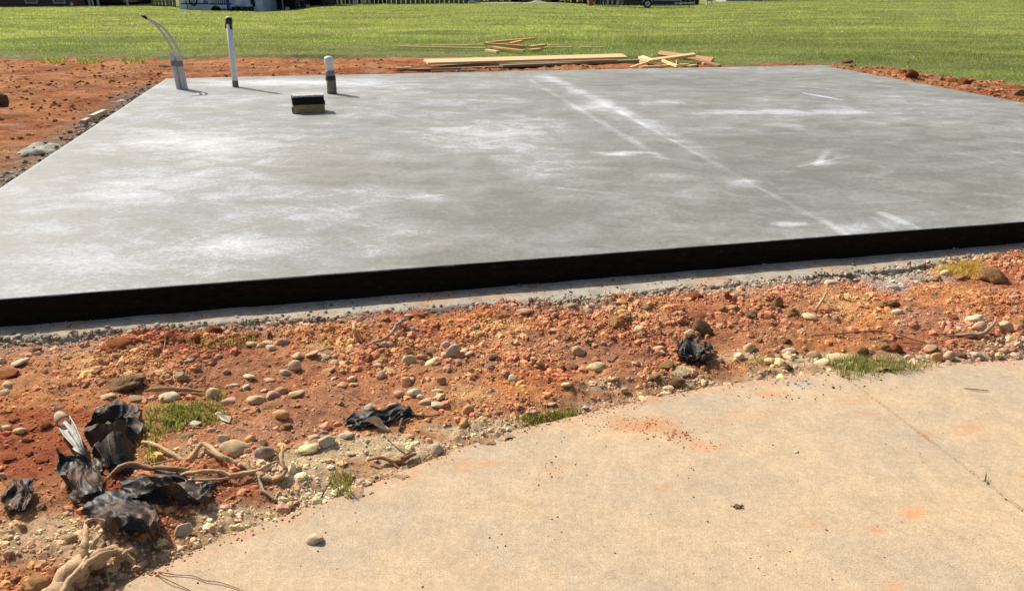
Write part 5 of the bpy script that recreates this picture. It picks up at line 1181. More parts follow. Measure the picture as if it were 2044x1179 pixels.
straw_line('short yellow straw left of the straw clump', [(1780, 556, .006), (1815, 552, .012), (1850, 541, .02), (1880, 538, .02)])

# ------------------------------------------------------------------ pipes on the slab
def local(o, p): return Vector(p) - o.location
pb = at(364, 178, ZS); m_ = mpp(pb)
cd = thing('conduit_pair', pb, 'pair of taped pale conduit pipes with cables curving to the left', 'conduit')
rL = 11.5 * m_ / 2
xl, xr = -rL * 0.98, rL * 0.98
for dx, ht in ((xl, .475), (xr, .425)):
    mb = MB(); lean = -0.03 * ht / 0.45
    mb.tube([(dx, 0, -.02), (dx + lean * .5, 0, ht / 2), (dx + lean, 0, ht)], [rL, rL, rL], 20, caps=False); mb.tube([(dx + lean, 0, ht), (dx, 0, -.02)], rL * .86, 20, caps=False)
    mb.build('conduit_pipe', M['pvcgrey'], cd, smooth=True)
mb = MB()
for i in range(1):
    prof = []
    for a in np.linspace(0, 2 * np.pi, 36, endpoint=False):
        s = 1 if math.cos(a) > 0 else -1; prof.append((s * rL + math.cos(a) * rL * 1.05, math.sin(a) * rL * 1.05))
    vs = [(x - 0.021 - 0.0016 * (k - .5), y, z) for k, z in ((0, .30), (1, .365)) for x, y in prof]; n = len(prof)
    mb.add(vs, [(k, (k + 1) % n, (k + 1) % n + n, k + n) for k in range(n)])
mb.build('tape_band', M['ducttape'], cd, smooth=True)
# cables
def pt(px, py, dy=0.0): return local(cd, at_depth(px, py, pb.y + dy))
mb = MB(); mb.tube(catmull([(xl - .03, 0, .38), pt(347, 105), pt(338, 88), pt(330, 74), pt(318, 58), pt(308, 47), pt(298, 40), pt(290, 36)], 6), 2.3 * m_, 8, wob=.05); mb.build('cable', M['cable'], cd, smooth=True)
mb = MB(); mb.tube(catmull([(xr - .025, .0, .34), pt(359, 107), pt(353, 94), pt(345, 80), pt(338, 70), pt(330, 60), pt(318, 50), pt(306, 43), pt(296, 38), pt(290, 35)], 6), 2.3 * m_, 8, wob=.05); mb.build('cable', M['cable'], cd, smooth=True)
mb = MB(); mb.tube([pt(294, 38), pt(289, 34.5), pt(284, 31.5)], 3.0 * m_, 8); mb.build('taped_tip', M['tape'], cd, smooth=True)
mb = MB(); mb.tube([pt(284.5, 32), pt(279, 29)], [2.2 * m_, 1.6 * m_], 8); mb.build('cable_end', M['cable'], cd, smooth=True)

pb = at(470.5, 174, ZS); m_ = mpp(pb); r = 11.5 * m_ / 2
vp = thing('vent_pipe', pb, 'tall thin white vent pipe with black tape around its top', 'pipe')
mb = MB(); mb.tube([(0, 0, -.02), (0.008, 0, .45), (0.018, 0, .90)], r, 24); mb.build('pipe', M['pvc'], vp, smooth=True)
mb = MB(); mb.tube([(0, 0, 0), (.001, 0, .085)], r * 1.03, 24, caps=False); mb.build('base_stain', M['foam'], vp, smooth=True)
mb = MB(); zz = .905
mb.tube([(.017, 0, .82), (.0172, 0, .86), (.018, 0, .90)], [r * 1.12, r * 1.14, r * 1.12], 24, caps=True); mb.build('tape_cap', M['tape'], vp, smooth=True)
mb = MB(); mb.box((.017 - r * .95, -r * .7, .80), (.02, .012, .07), Euler((0, .2, 0))); mb.box((.017 + r * .75, -r * .8, .79), (.03, .012, .07), Euler((0, -.15, 0))); mb.build('tape_end', M['tape'], vp)
mb = MB(); mb.lathe((.018, 0, .895), [(r * .9, 0), (r * .9, .014), (r * .3, .02)], 20); mb.build('pipe_rim', M['pvc'], vp, smooth=True)

pb = at(663, 187, ZS); m_ = mpp(pb); r = 19 * m_ / 2
cp_ = thing('cleanout_pipe', pb, 'short cleanout pipe with white domed cap and brown wrapped base', 'pipe')
mb = MB(); mb.lathe((0, 0, -.01), [(r * 1.0, 0), (r * 1.0, .1), (r * .97, .235)], 28); mb.build('pipe_wrap', M['foam'], cp_, smooth=True)
mb = MB(); mb.lathe((-.004, 0, .17), [(r * 1.03, 0), (r * 1.05, .004), (r * 1.05, .048), (r * 1.03, .052)], 28); mb.build('tape_band', M['tape'], cp_, smooth=True)
mb = MB(); mb.lathe((-.005, 0, .225), [(r * .98, 0), (r * .97, .06), (r * .85, .066)], 28); mb.build('grey_collar', M['ducttape'], cp_, smooth=True)
mb = MB(); mb.lathe((-.006, 0, .285), [(r * .84, 0), (r * .84, .09), (r * .9, .092)], 28); mb.build('pipe', M['pvc'], cp_, smooth=True)
mb = MB(); mb.lathe((-.007, 0, .372), [(r * .93, 0), (r * .97, .004), (r * .97, .055), (r * .93, .07), (r * .78, .085), (r * .5, .093), (0.001, .095)], 28); mb.build('domed_cap', M['pvc'], cp_, smooth=True)

# block on the slab: tan lower course, tarred upper course, smeared top
f0, f1 = at(586, 227.5, ZS), at(649, 224.5, ZS); wv = (f1 - f0); w = wv.length; ang = math.atan2(wv.y, wv.x)
mid = (f0 + f1) / 2; dep = 0.21; cb = thing('concrete_block', mid, 'square concrete block with black upper half sitting on the slab', 'block', None, ang)
rr = random.Random(3)
def rough_box(name, c, s, mat, amp, parent, nseg=(14, 9, 6)):
    bm = bmesh.new(); bmesh.ops.create_cube(bm, size=1.0)
    bmesh.ops.subdivide_edges(bm, edges=list(bm.edges), cuts=7, use_grid_fill=True)
    for v in bm.verts:
        v.co = Vector((v.co.x * s[0], v.co.y * s[1], v.co.z * s[2])); q = v.co.copy()
        v.co += q.normalized() * amp * float(fbm(np.float64(q.x * 22 + c[2] * 90), np.float64(q.y * 22), 801, 3, np.float64(q.z * 22))) + Vector(c)
    me = bpy.data.meshes.new(name); bm.to_mesh(me); bm.free(); me.materials.append(mat); return link(bpy.data.objects.new(name, me), parent)
rough_box('lower_course', (0, dep / 2, .046), (w, dep, .088), M['blocktan'], .004, cb)
rough_box('upper_course', (0, dep / 2 + .004, .132), (w * .99, dep, .080), M['blockblack'], .005, cb)
rough_box('cement_top', (0.006, dep / 2 + .006, .181), (w * .97, dep * .98, .020), M['blocktop'], .005, cb)
rough_box('tar_corner', (-w / 2 - .002, .05, .035), (.014, .10, .055), M['blockblack'], .003, cb)
rough_box('tar_drip', (w / 2 + .002, .08, .10), (.016, .12, .05), M['blockblack'], .004, cb)

# ------------------------------------------------------------------ boards beside the slab
def board(label, p0, p1, w, th, lift, tint, name='timber_board', cat='board', group=None, roll=0.0, lift1=None):
    a = rear(*p0) + Vector((0, 0, lift)); b = rear(*p1) + Vector((0, 0, lift if lift1 is None else lift1))
    d = (b - a); L = d.length; mb = MB(); mb.box((0, 0, 0), (L, w, th)); o = mb.build(name, M['pine'], None, bevel=min(.003, th * .2))
    q = d.to_track_quat('X', 'Z'); o.rotation_euler = (q @ Euler((roll, 0, 0)).to_quaternion()).to_euler(); o.location = (a + b) / 2
    o.color = tuple(tint) + (1,); return tag(o, label, cat, group)
PN, GY, DK, BR, YL = (1, 1, 1), (.50, .56, .66), (.24, .24, .27), (.70, .52, .42), (1.12, 1.12, .95)
g1 = 'long boards lying behind the slab'
board('dark weathered board, longest one lying lowest behind the slab', (790, 142), (1272, 129), .14, .035, .015, (.36, .33, .32), group=g1)
board('long pale board on top of the dark boards behind the slab', (850, 134), (1246, 121.5), .25, .035, .085, (0.98, .95, .9), group=g1, roll=.17)
board('brown board edge showing under the long pale board', (862, 139), (1230, 127), .12, .06, .04, (.42, .36, .33), group=g1)
board('grey wet board reaching right from under the long pale board', (1000, 138), (1292, 126), .18, .04, .05, (.30, .34, .40), group=g1)
board('thin reddish board behind the long pale board', (856, 126), (1030, 123), .10, .03, .03, (.85, .62, .5), group=g1)
board('short pale offcut lying in red soil left of the long boards', (789, 141), (821, 140), .10, .04, .03, (.95, .85, .8), name='board_offcut', group=g1)
board('low thin brown strip nearest the slab edge', (860, 146), (1015, 143), .04, .04, .02, (.5, .42, .36), group=g1)
g2 = 'stakes in the pile right of the long boards'
board('thick pale yellow stake rising across the right-hand pile', (1278, 131), (1385, 125), .085, .05, .06, YL, 'wood_stake', 'stake', g2, 0.3, .14)
board('short thick pale block at the left of the stake pile', (1279, 125), (1301, 133), .11, .07, .08, YL, 'wood_stake', 'stake', g2, 0.2)
board('brown board behind the stake pile slanting down to the right', (1314, 117), (1422, 124), .13, .04, .10, BR, group=g2, roll=.5, lift1=.03)
board('low pale stake at the front of the stake pile', (1277, 140), (1374, 134), .06, .04, .04, YL, 'wood_stake', 'stake', g2)
board('short pale stake crossing the middle of the pile', (1322, 133), (1352, 139), .05, .04, .10, YL, 'wood_stake', 'stake', g2, 0, .05)
board('dark brown stake at the right of the pile', (1383, 127), (1436, 136), .09, .04, .08, (.42, .3, .26), 'wood_stake', 'stake', g2, .2, .03)
board('thin pale stake at the left foot of the stake pile', (1258, 139), (1296, 131), .05, .03, .03, YL, 'wood_stake', 'stake', g2, 0, .07)
board('small pale block at the right of the stake pile', (1402, 134), (1411, 131), .06, .05, .04, PN, 'wood_block', 'block', g2)
board('small pale block in front of the dark brown stake', (1374, 137), (1390, 134), .05, .04, .03, YL, 'wood_block', 'block', g2)
p = rear(1351, 138); mb = MB(); mb.box((0, 0, .07), (.05, .03, .16)); o = mb.build('wood_stake', M['pine'], None, bevel=.003); o.location = p; o.rotation_euler = (0, .06, .2); o.color = YL + (1,); tag(o, 'short upright stake standing at the front of the pile', 'stake', g2)
g3 = 'boards lying on the lawn behind the slab'
board('orange-brown board on top of the lawn pile', (970, 97), (1066, 92), .10, .04, .12, (.92, .7, .5), group=g3, lift1=.16)
board('brown board slanting down across the lawn pile', (969, 97), (1045, 103), .10, .045, .10, (.78, .55, .42), group=g3)
board('tan board at the front of the lawn pile', (984, 101), (1046, 108), .08, .04, .06, (.9, .72, .56), group=g3)
board('short diagonal board on the lawn pile', (1018, 100), (1042, 94), .08, .04, .13, (1.05, .8, .5), group=g3)
board('tan board at the right of the lawn pile', (1058, 101), (1088, 97), .10, .05, .07, (.95, .8, .64), group=g3)
board('short pale block at the front left of the lawn pile', (971, 105), (994, 108), .09, .05, .04, (1.1, 1.1, 1.05), 'wood_block', 'block', g3)
board('short pale block at the front right of the lawn pile', (1058, 105), (1077, 103), .10, .05, .04, (1.0, .95, .85), 'wood_block', 'block', g3)
for lab, a, b in (('longest thin pale strip left of the lawn pile', (797, 98), (970, 102)), ('thin pale strip behind the longest strip on the lawn', (862, 96), (932, 96)), ('thin pale strip touching the left of the lawn pile', (931, 95), (972, 95)),
                  ('short pale strip right of the lawn pile', (1088, 96), (1113, 96)), ('pale strip in the grass right of the lawn pile', (1088, 100), (1142, 100)), ('farthest right pale strip in the grass', (1156, 100), (1206, 100))):
    board(lab, a, b, .05, .03, .05, (1.15, 1.25, .95), 'wood_strip', 'wood strip', 'thin strips lying in the grass')
# board offcut and cement spills at the left edge of the slab
board('grey board offcut lying against the left slab edge', (184, 243), (210, 231), .06, .05, .045, (.72, .85, 1.1), 'board_offcut', 'board')
board('small grey wood scrap left of the board offcut', (166, 250), (178, 244), .05, .04, .03, (.6, .7, .9), 'board_offcut', 'board')
def spill(label, x, y, rx, ry, seed):
    c = rear(x, y); m = mpp(c); bm = bmesh.new(); q = 26
    a, b = rx * m, ry * m * 1.0 / math.sin(math.atan2(CAMH - ZL, c.y)); rings = []
    for k in range(1, 8):
        t = k / 7; ring = []
        for j in range(q):
            th = 2 * math.pi * j / q; e = 1 + .28 * float(fbm(np.float64(math.cos(th) * 1.6 + seed), np.float64(math.sin(th) * 1.6), seed, 3))
            X_, Y_ = math.cos(th) * a * t * e, math.sin(th) * b * t * e
            ring.append(bm.verts.new((X_, Y_, .008 * (1 - t ** 3) - .05 * t ** 6 + .04 * float(fbm(np.float64(X_ * 12), np.float64(Y_ * 12), seed + 3, 3)))))
        rings.append(ring)
    top = bm.verts.new((0, 0, .015))
    for j in range(q): bm.faces.new((top, rings[0][j], rings[0][(j + 1) % q]))
    for k in range(6):
        for j in range(q): bm.faces.new((rings[k][j], rings[k + 1][j], rings[k + 1][(j + 1) % q], rings[k][(j + 1) % q]))
    for f in bm.faces: f.smooth = True
    me = bpy.data.meshes.new('cement_spill'); bm.to_mesh(me); bm.free(); me.materials.append(M['spill']); o = bpy.data.objects.new('cement_spill', me); o.location = c; link(o); tag(o, label, 'cement spill')
spill('wide pale cement spill on red soil left of the slab', 84, 293, 46, 12, 31)
spill('smaller grey cement spill near the back left slab corner', 243, 201, 24, 8, 37)

# ------------------------------------------------------------------ far side of the lawn: houses, fences, hedges
def cmat(name, c, rough=0.8, var=0.2, scale=3.0): return simple(name, c, rough, 0.25, var, scale)
FM = {'brick': cmat('dark_brick', (0.085, 0.055, 0.045)), 'roof': cmat('dark_shingle', (0.07, 0.065, 0.06)), 'trim': cmat('pale_trim', (0.42, 0.42, 0.40)), 'glass': simple('window_glass', (0.05, 0.06, 0.07), 0.08, 0.6),
      'white': cmat('white_siding', (0.62, 0.66, 0.74)), 'navy': cmat('navy_paint', (0.012, 0.018, 0.06)), 'blue': cmat('blue_post', (0.03, 0.05, 0.28)), 'fence': cmat('old_fence_board', (0.14, 0.12, 0.105)), 'fenceg': cmat('greenish_board', (0.13, 0.125, 0.08)),
      'post': cmat('pale_post', (0.50, 0.49, 0.46)), 'black': simple('black_body', (0.012, 0.012, 0.014), 0.35, 0.5), 'rubber': cmat('tyre_rubber', (0.02, 0.02, 0.02)), 'rim': simple('wheel_rim', (0.55, 0.55, 0.54), 0.4, 0.5), 'maroon': simple('maroon_paint', (0.10, 0.018, 0.018), 0.3, 0.5),
      'dark': cmat('dark_interior', (0.02, 0.02, 0.02)), 'path': cmat('pale_path', (0.44, 0.41, 0.36)), 'shed': cmat('grey_siding', (0.36, 0.37, 0.38)), 'orangebrick': cmat('orange_brick', (0.40, 0.17, 0.08)), 'bark': cmat('bark', (0.10, 0.075, 0.05)), 'mound': cmat('gravel_mound', (0.30, 0.29, 0.22)), 'chrome': simple('bare_metal', (0.45, 0.45, 0.46), 0.4, 0.5)}
def fx(px, Y): return at_depth(px, 10, Y).x
def gz(x, Y): return float(lawn_h(np.float64(x), np.float64(Y)))
def fbox(name, mat, parent, px0, px1, z0, z1, Y, depth, share=None):
    x0, x1 = fx(px0, Y), fx(px1, Y); mb = MB(); o0 = parent.location if parent else Vector((0, 0, 0))
    mb.box(((x0 + x1) / 2 - o0.x, Y + depth / 2 - o0.y, (z0 + z1) / 2), (abs(x1 - x0), depth, z1 - z0)); return mb.build(name, mat, parent)
def site(name, px, Y, label, cat, group=None): x = fx(px, Y); return thing(name, (x, Y, gz(x, Y)), label, cat, group)
def gable(parent, px0, px1, z, Y, depth, rise, over=.4):
    x0, x1 = fx(px0, Y) - over - parent.location.x, fx(px1, Y) + over - parent.location.x; y0, y1 = Y - over - parent.location.y, Y + depth + over - parent.location.y; ym = (y0 + y1) / 2
    mb = MB(); vs = [(x0, y0, z), (x1, y0, z), (x1, ym, z + rise), (x0, ym, z + rise), (x0, y1, z), (x1, y1, z)]; lo = [(a, b, c - .15) for a, b, c in vs]
    mb.add(vs + lo, [(0, 1, 2, 3), (3, 2, 5, 4), (7, 6, 9, 8), (8, 9, 10, 11), (0, 6, 7, 1), (4, 5, 11, 10), (0, 3, 9, 6), (3, 4, 10, 9), (1, 7, 8, 2), (2, 8, 11, 5)]); mb.build('roof', FM['roof'], parent)
def window(parent, px0, px1, z0, z1, Y):
    w = fbox('window', FM['trim'], parent, px0, px1, z0, z1, Y - .05, .06); p = fbox('pane', FM['glass'], None, px0 + 2.4, px1 - 2.4, z0 + .09, z1 - .09, Y - .07, .03)
    p.location -= parent.location.to_2d().to_3d(); p.parent = w
Yh = 69.0
h1 = site('brick_house', 60, Yh, 'dark brick house with white framed windows at far left', 'house')
fbox('wall', FM['brick'], h1, -90, 168, -.6, 2.7, Yh, 8.0); gable(h1, -90, 168, 2.75, Yh, 8.0, 2.2)
for a, b in ((51, 76), (107, 131), (-30, -5)): window(h1, a, b, .27, 1.6, Yh)
fbox('door', FM['maroon'], h1, 139, 158, -.1, 2.0, Yh - .04, .06); fbox('foundation', FM['dark'], h1, -90, 168, -.6, .06, Yh - .03, .04)
cpt = site('carport', 230, Yh, 'dark open carport with pale posts beside the brick house', 'carport')
fbox('back_wall', FM['dark'], cpt, 170, 305, -.4, 2.6, Yh + 5, .2); fbox('canopy_roof', FM['roof'], cpt, 170, 305, 2.5, 2.7, Yh, 5.2)
for a, b in ((177, 180.5), (183.5, 186.5), (194, 198), (253, 255.5)): fbox('post', FM['trim'], cpt, a, b, -.3, 2.5, Yh + .1, .12)
Yc = Yh + .9; car = site('parked_car', 225, Yc, 'dark maroon car parked under the carport', 'car')
fbox('body', FM['maroon'], car, 205, 247, .22, .85, Yc, 4.2); mb = MB(); x0, x1 = fx(208, Yc) - car.location.x, fx(244, Yc) - car.location.x
mb.box(((x0 + x1) / 2, 2.3, 1.12), (x1 - x0, 2.4, .56), None, .8); mb.build('cabin', FM['glass'], car)
fbox('bumper', FM['dark'], car, 206, 246, .25, .42, Yc - .08, .1)
for a in (207, 243):
    mb = MB(); xx = fx(a, Yc) - car.location.x; mb.tube([(xx - .1, .75, .3), (xx + .1, .75, .3)], .31, 16); mb.build('wheel', FM['rubber'], car)
    mb = MB(); mb.tube([(xx - .1, 3.4, .3), (xx + .1, 3.4, .3)], .31, 16); mb.build('wheel', FM['rubber'], car)
for a, b in ((207, 213), (239, 245)): fbox('tail_light', cmat('red_lens', (.3, .02, .02)), car, a, b, .6, .75, Yc - .03, .05)
bk = site('plastic_bucket', 143.5, 67.5, 'small white bucket against the brick house wall', 'bucket'); mb = MB(); mb.lathe((0, 0, .10), [(.09, 0), (.105, .02), (.11, .2), (.12, .21)], 14); mb.build('body', FM['post'], bk); mb = MB(); mb.tube(catmull([(-.11, 0, .29), (0, -.03, .36), (.11, 0, .29)], 5), .006, 5); mb.build('handle', FM['chrome'], bk)
def plank_fence(label, px0, px1, Y, w, z1, mat, gap=.4, seed=1, name='plank_fence', dz=0.0, rails=True):
    f = site(name, (px0 + px1) / 2, Y, label, 'fence'); rr = random.Random(seed); n = int((px1 - px0) / w); xa = fx(px0, Y) - f.location.x; ww = (fx(px1, Y) - fx(px0, Y)) / n
    mb = MB(); mb.box((0, 0, z1 / 2), (ww * (1 - gap * .2), .025, z1)); me = mb.mesh('plank', mat)
    for k in range(n):
        o = bpy.data.objects.new('plank', me); link(o, f); o.location = (xa + ww * (k + .5) + rr.uniform(-.01, .01), rr.uniform(-.01, .01), dz + rr.uniform(-.03, .03)); o.rotation_euler = (0, rr.uniform(-.012, .012), 0)
    if rails:
        for z in (.35, z1 * .85): fbox('rail', mat, f, px0, px1, z, z + .09, Y + .03, .05)
    return f
plank_fence('greenish wooden fence between the carport and the white house', 303, 352, 66.5, 6.5, 1.9, FM['fenceg'], 1.0, 2, dz=-.1)
Yw = 62.0
hw = site('white_house', 440, Yw, 'pale blue-white house with navy trim shapes and porch rails', 'house')
fbox('wall', FM['white'], hw, 358, 526, -.3, 2.8, Yw, 7.0); gable(hw, 358, 526, 2.85, Yw, 7.0, 2.0)
for k in range(13): fbox('siding_board', FM['white'], hw, 359, 417, .02 + k * .21, .215 + k * .21, Yw - .018, .016)
fbox('trim_bar', FM['navy'], hw, 361, 416, .50, .57, Yw - .05, .03)
mb = MB(); cx = fx(387, Yw) - hw.location.x; mb.tube([(cx + .27 * math.cos(a), -.06, .78 + .36 * math.sin(a)) for a in np.linspace(0, 2 * np.pi, 25)], .055, 8); mb.build('trim_ring', FM['navy'], hw)
mb = MB(); mb.beam((cx - .14, -.05, .48), (cx, -.05, 1.05), .05, .03); mb.beam((cx + .14, -.05, .48), (cx, -.05, 1.05), .05, .03); mb.build('trim_brace', FM['navy'], hw)
mb = MB(); xx = fx(372, Yw) - hw.location.x; mb.beam((xx, -.06, .75), (xx + .14, -.06, .04), .05, .03); mb.build('trim_brace', FM['navy'], hw)
for a in (407, 409.5, 413): fbox('trim_strip', FM['blue'], hw, a, a + 1.4, .5, 2.4, Yw - .045, .03)
for k in range(8): fbox('baluster', FM['navy'], hw, 423 + k * 4.2, 424.1 + k * 4.2, .55, 1.4, Yw - .35, .03)
fbox('porch_beam', FM['navy'], hw, 418, 462, .47, .55, Yw - .36, .05); fbox('porch_floor', FM['white'], hw, 418, 500, .2, .46, Yw - .5, .48)
fbox('porch_post', FM['blue'], hw, 452.5, 457, -.05, 2.6, Yw - .6, .12)
for k in range(4): fbox('step', FM['white'], hw, 470, 482 + k * .8, .42 + k * .13, .50 + k * .13, Yw - .7 + k * .1, .1)
fbox('hand_rail', FM['navy'], hw, 466, 500, 1.02, 1.07, Yw - .5, .04); fbox('door', FM['navy'], hw, 500.5, 509, .33, 2.4, Yw - .04, .05); fbox('corner_trim', FM['white'], hw, 516, 524, -.1, 2.7, Yw - .05, .05); fbox('foundation', FM['shed'], hw, 358, 526, -.3, .0, Yw - .03, .04)
def leafy(name, label, cat, x, y, z, rx, ry, rz, n, seed, mat_cols, leaf=.06, stem=True, group=None, box=False):
    o = thing(name, (x, y, z), label, cat, group); rg = np.random.default_rng(seed)
    d = rg.normal(size=(n, 3)); d /= np.linalg.norm(d, axis=1)[:, None]; r = rg.uniform(.25, 1, n) ** .4
    if box: P = rg.uniform(-1, 1, (n, 3)); ax = rg.integers(0, 3, n); P[np.arange(n), ax] = np.sign(P[np.arange(n), ax]) * rg.uniform(.8, 1.05, n)
    else: P = d * r[:, None]
    P = P * (1 + .25 * fbm(P[:, 0] * 2 + seed, P[:, 1] * 2, seed, 3, P[:, 2] * 2))[:, None] * np.array([rx, ry, rz]) + np.array([0, 0, rz])
    t1 = rg.normal(size=(n, 3)); t2 = rg.normal(size=(n, 3)); t1 /= np.linalg.norm(t1, axis=1)[:, None]; t2 -= t1 * (t1 * t2).sum(1)[:, None]; t2 /= np.linalg.norm(t2, axis=1)[:, None]; s = leaf * rg.uniform(.6, 1.4, (n, 1))
    V = np.stack([P - t1 * s, P + t2 * s * .5, P + t1 * s, P - t2 * s * .5], 1).reshape(-1, 3); c = np.array(mat_cols)[rg.integers(0, len(mat_cols), n)] * rg.uniform(.6, 1.4, (n, 1))
    link(bpy.data.objects.new('foliage', mesh_np('foliage', V, np.arange(4 * n).reshape(-1, 4), M['grass'], np.repeat(c, 4, 0))), o)
    if stem:
        mb = MB(); rr = random.Random(seed)
        for k in range(5): mb.tube([(0, 0, -.05), (rr.uniform(-.4, .4) * rx, rr.uniform(-.4, .4) * ry, rz * .8), (rr.uniform(-.7, .7) * rx, rr.uniform(-.7, .7) * ry, rz * 1.5)], [.05, .035, .012], 6)
        mb.build('stem', FM['bark'], o)
    return o
BG = [(.05, .065, .02), (.08, .085, .03), (.035, .05, .015)]; HG = [(.02, .03, .012), (.03, .04, .015), (.045, .055, .02)]
x = fx(430, 60.8); leafy('round_bush', 'round clipped bush in front of the white house porch', 'bush', x, 60.8, gz(x, 60.8) - .05, .32, .32, .2, 900, 801, BG, .05)
x = fx(482, 60.8); leafy('clipped_hedge', 'low clipped hedge in front of the white house steps', 'hedge', x, 60.8, gz(x, 60.8) - .05, .68, .3, .18, 1600, 802, BG, .05, box=True)
Yg = 64.0
gr = site('garage', 575, Yg, 'dark open garage right of the white house', 'garage'); fbox('back_wall', FM['dark'], gr, 527, 645, -.3, 2.6, Yg + 4, .2); fbox('side_wall', FM['dark'], gr, 640, 645, -.3, 2.6, Yg, 4.2); fbox('canopy_roof', FM['roof'], gr, 524, 648, 2.5, 2.7, Yg - .1, 4.6); fbox('back_panel', FM['dark'], gr, 527, 618, -.2, 2.5, Yg + 1.5, .1)
for a in (533, 563): fbox('post', FM['trim'], gr, a, a + 2, -.2, 2.5, Yg, .1)
gl = site('barbecue_grill', 600, 62.5, 'black barbecue grill standing in front of the garage', 'grill'); mb = MB(); mb.box((0, 0, .62), (.7, .45, .22)); mb.build('firebox', FM['black'], gl, bevel=.03); mb = MB(); mb.tube([(-.34, 0, .76), (.34, 0, .76)], .2, 16); mb.build('lid', FM['black'], gl, smooth=False)
for sx in (-.3, .3):
    mb = MB(); mb.beam((sx, -.18, .55), (sx * 1.15, -.2, 0), .04, .04); mb.beam((sx, .18, .55), (sx * 1.15, .2, 0), .04, .04); mb.build('leg', FM['black'], gl)
mb = MB(); mb.box((0, 0, .22), (.62, .4, .03)); mb.build('lower_shelf', FM['black'], gl); mb = MB(); mb.tube([(.32, -.24, .09), (.38, -.24, .09)], .09, 14); mb.build('wheel', FM['rubber'], gl); mb = MB(); mb.beam((-.1, -.25, .5), (.02, -.24, .05), .05, .02); mb.build('gas_hose_cover', FM['chrome'], gl)
for px, lab in ((573, 'small white crate on the ground left of the barbecue grill'), (614, 'small white crate on the ground right of the barbecue grill')):
    b = site('white_crate', px, 63.2, lab, 'crate'); mb = MB(); mb.box((0, 0, .02), (.26, .26, .04)); mb.build('crate_base', FM['post'], b)
    for sx, sy, wx, wy in ((-.12, 0, .02, .26), (.12, 0, .02, .26), (0, -.12, .22, .02), (0, .12, .22, .02)): mb = MB(); mb.box((sx, sy, .13), (wx, wy, .18)); mb.build('crate_side', FM['post'], b)
def ground_strip(name, px0, px1, Y0, Y1):
    mb = MB(); n = 16; vs = []; 
    for i in range(n + 1):
        for Y in (Y0, Y1):
            x = fx(px0 + (px1 - px0) * i / n, Y); vs.append((x, Y, gz(x, Y) + .035))
    mb.add(vs, [(2 * i, 2 * i + 2, 2 * i + 3, 2 * i + 1) for i in range(n)]); o = mb.build(name, FM['path'], None); tag(o, kind='structure')
ground_strip('path', -60, 300, 67.2, 68.4); ground_strip('pavement', 612, 665, 65.5, 68.5); ground_strip('pavement', 1290, 1400, 63.0, 64.0); ground_strip('path', 960, 1170, 69.0, 70.0)
# white posts before a dark fence, then an old grey fence
plank_fence('dark brown fence behind the white posts', 640, 772, 71.0, 8, 2.1, FM['dark'], .6, 3, dz=-.1)
for i, (a, b, lab) in enumerate(((649, 659, 'wide pale post at the left end of the row before the dark fence'), (664, 666.2, 'thin pale post just right of the wide left post'), (673, 675.2, 'thin pale post second after the wide left post'), (682, 684.2, 'thin pale post left of the grey thin post'), (697, 699.5, 'thin grey post before the wide middle post'), (704.5, 712, 'wide pale post in the middle of the row'), (720.5, 729, 'wide pale post right of the middle of the row'), (735, 740.5, 'narrow pale post at the right end of the row'))):
    p = site('white_post', (a + b) / 2, 69.6, lab, 'post', 'white posts before the dark fence'); w = fx(b, 69.6) - fx(a, 69.6); mb = MB(); mb.box((0, 0, 1.05), (w, .1, 2.3)); mb.build('shaft', FM['post'], p); mb = MB(); mb.box((0, 0, 2.23), (w + .04, .14, .05)); mb.build('cap', FM['post'], p)
plank_fence('old grey plank fence right of the white posts', 772, 935, 70.0, 9.5, 2.0, FM['fence'], .8, 4, dz=-.1)
v, f = ICO2
for nm, px, lab, w in (('white_rock', 942, 'white rock at the right end of the grey fence', .26),):
    p = site(nm, px, 69.0, lab, 'rock'); w_ = v * np.array([w, .16, .2]) * (1 + .2 * fbm(v[:, 0] * 2, v[:, 1] * 2, 5, 2, v[:, 2] * 2))[:, None] + np.array([0, 0, .13]); link(bpy.data.objects.new('boulder', mesh_np('boulder', w_, f, FM['post'], None, False)), p)
for px, lab in ((950, 'left stub of the two white marker stubs'), (955.5, 'right stub of the two white marker stubs')):
    p = site('marker_stub', px, 69.2, lab, 'post', 'white marker stubs'); mb = MB(); mb.lathe((0, 0, -.05), [(.045, 0), (.045, .36), (.03, .4)], 10); mb.build('shaft', FM['post'], p)
for px0, px1, Y, z, lab, sd in ((935, 1030, 73, 2.6, 'tall dark hedge behind the white rock', 811), (1025, 1110, 73.5, 2.9, 'tall dark hedge behind the gravel mound', 812), (1105, 1180, 73, 2.4, 'tall dark hedge left of the orange brick pier', 813), (1556, 1650, 74, 2.2, 'dark hedge right of the grey shed', 814), (1645, 1760, 75, 2.4, 'dark hedge behind the wire fence posts', 815), (1755, 1900, 78, 2.2, 'lighter hedge at the upper right', 816), (1890, 2110, 78, 2.6, 'lighter hedge at the upper right corner', 817)):
    xa, xb = fx(px0, Y), fx(px1, Y); leafy('tall_hedge', lab, 'hedge', (xa + xb) / 2, Y, gz((xa + xb) / 2, Y) - .25, (xb - xa) / 2, 1.0, z / 2, 6500, sd, HG if sd < 816 else BG, .10, box=True, group='tall hedges beyond the lawn')
md = site('gravel_mound', 1072, 68.5, 'low pale mound of gravel before the dark hedge', 'mound'); a = np.linspace(-1, 1, 40); X, Y = np.meshgrid(a, a); R = np.hypot(X, Y); Zm = .32 * np.clip(1 - R, 0, 1) ** 1.2 + .06 * fbm(X * 3, Y * 3, 821, 4) * (R < 1) - .05
link(bpy.data.objects.new('heap', mesh_np('heap', np.stack([X * 1.7, Y * 1.0, Zm], -1).reshape(-1, 3), grid_faces(40, 40), FM['mound'], None, True)), md)
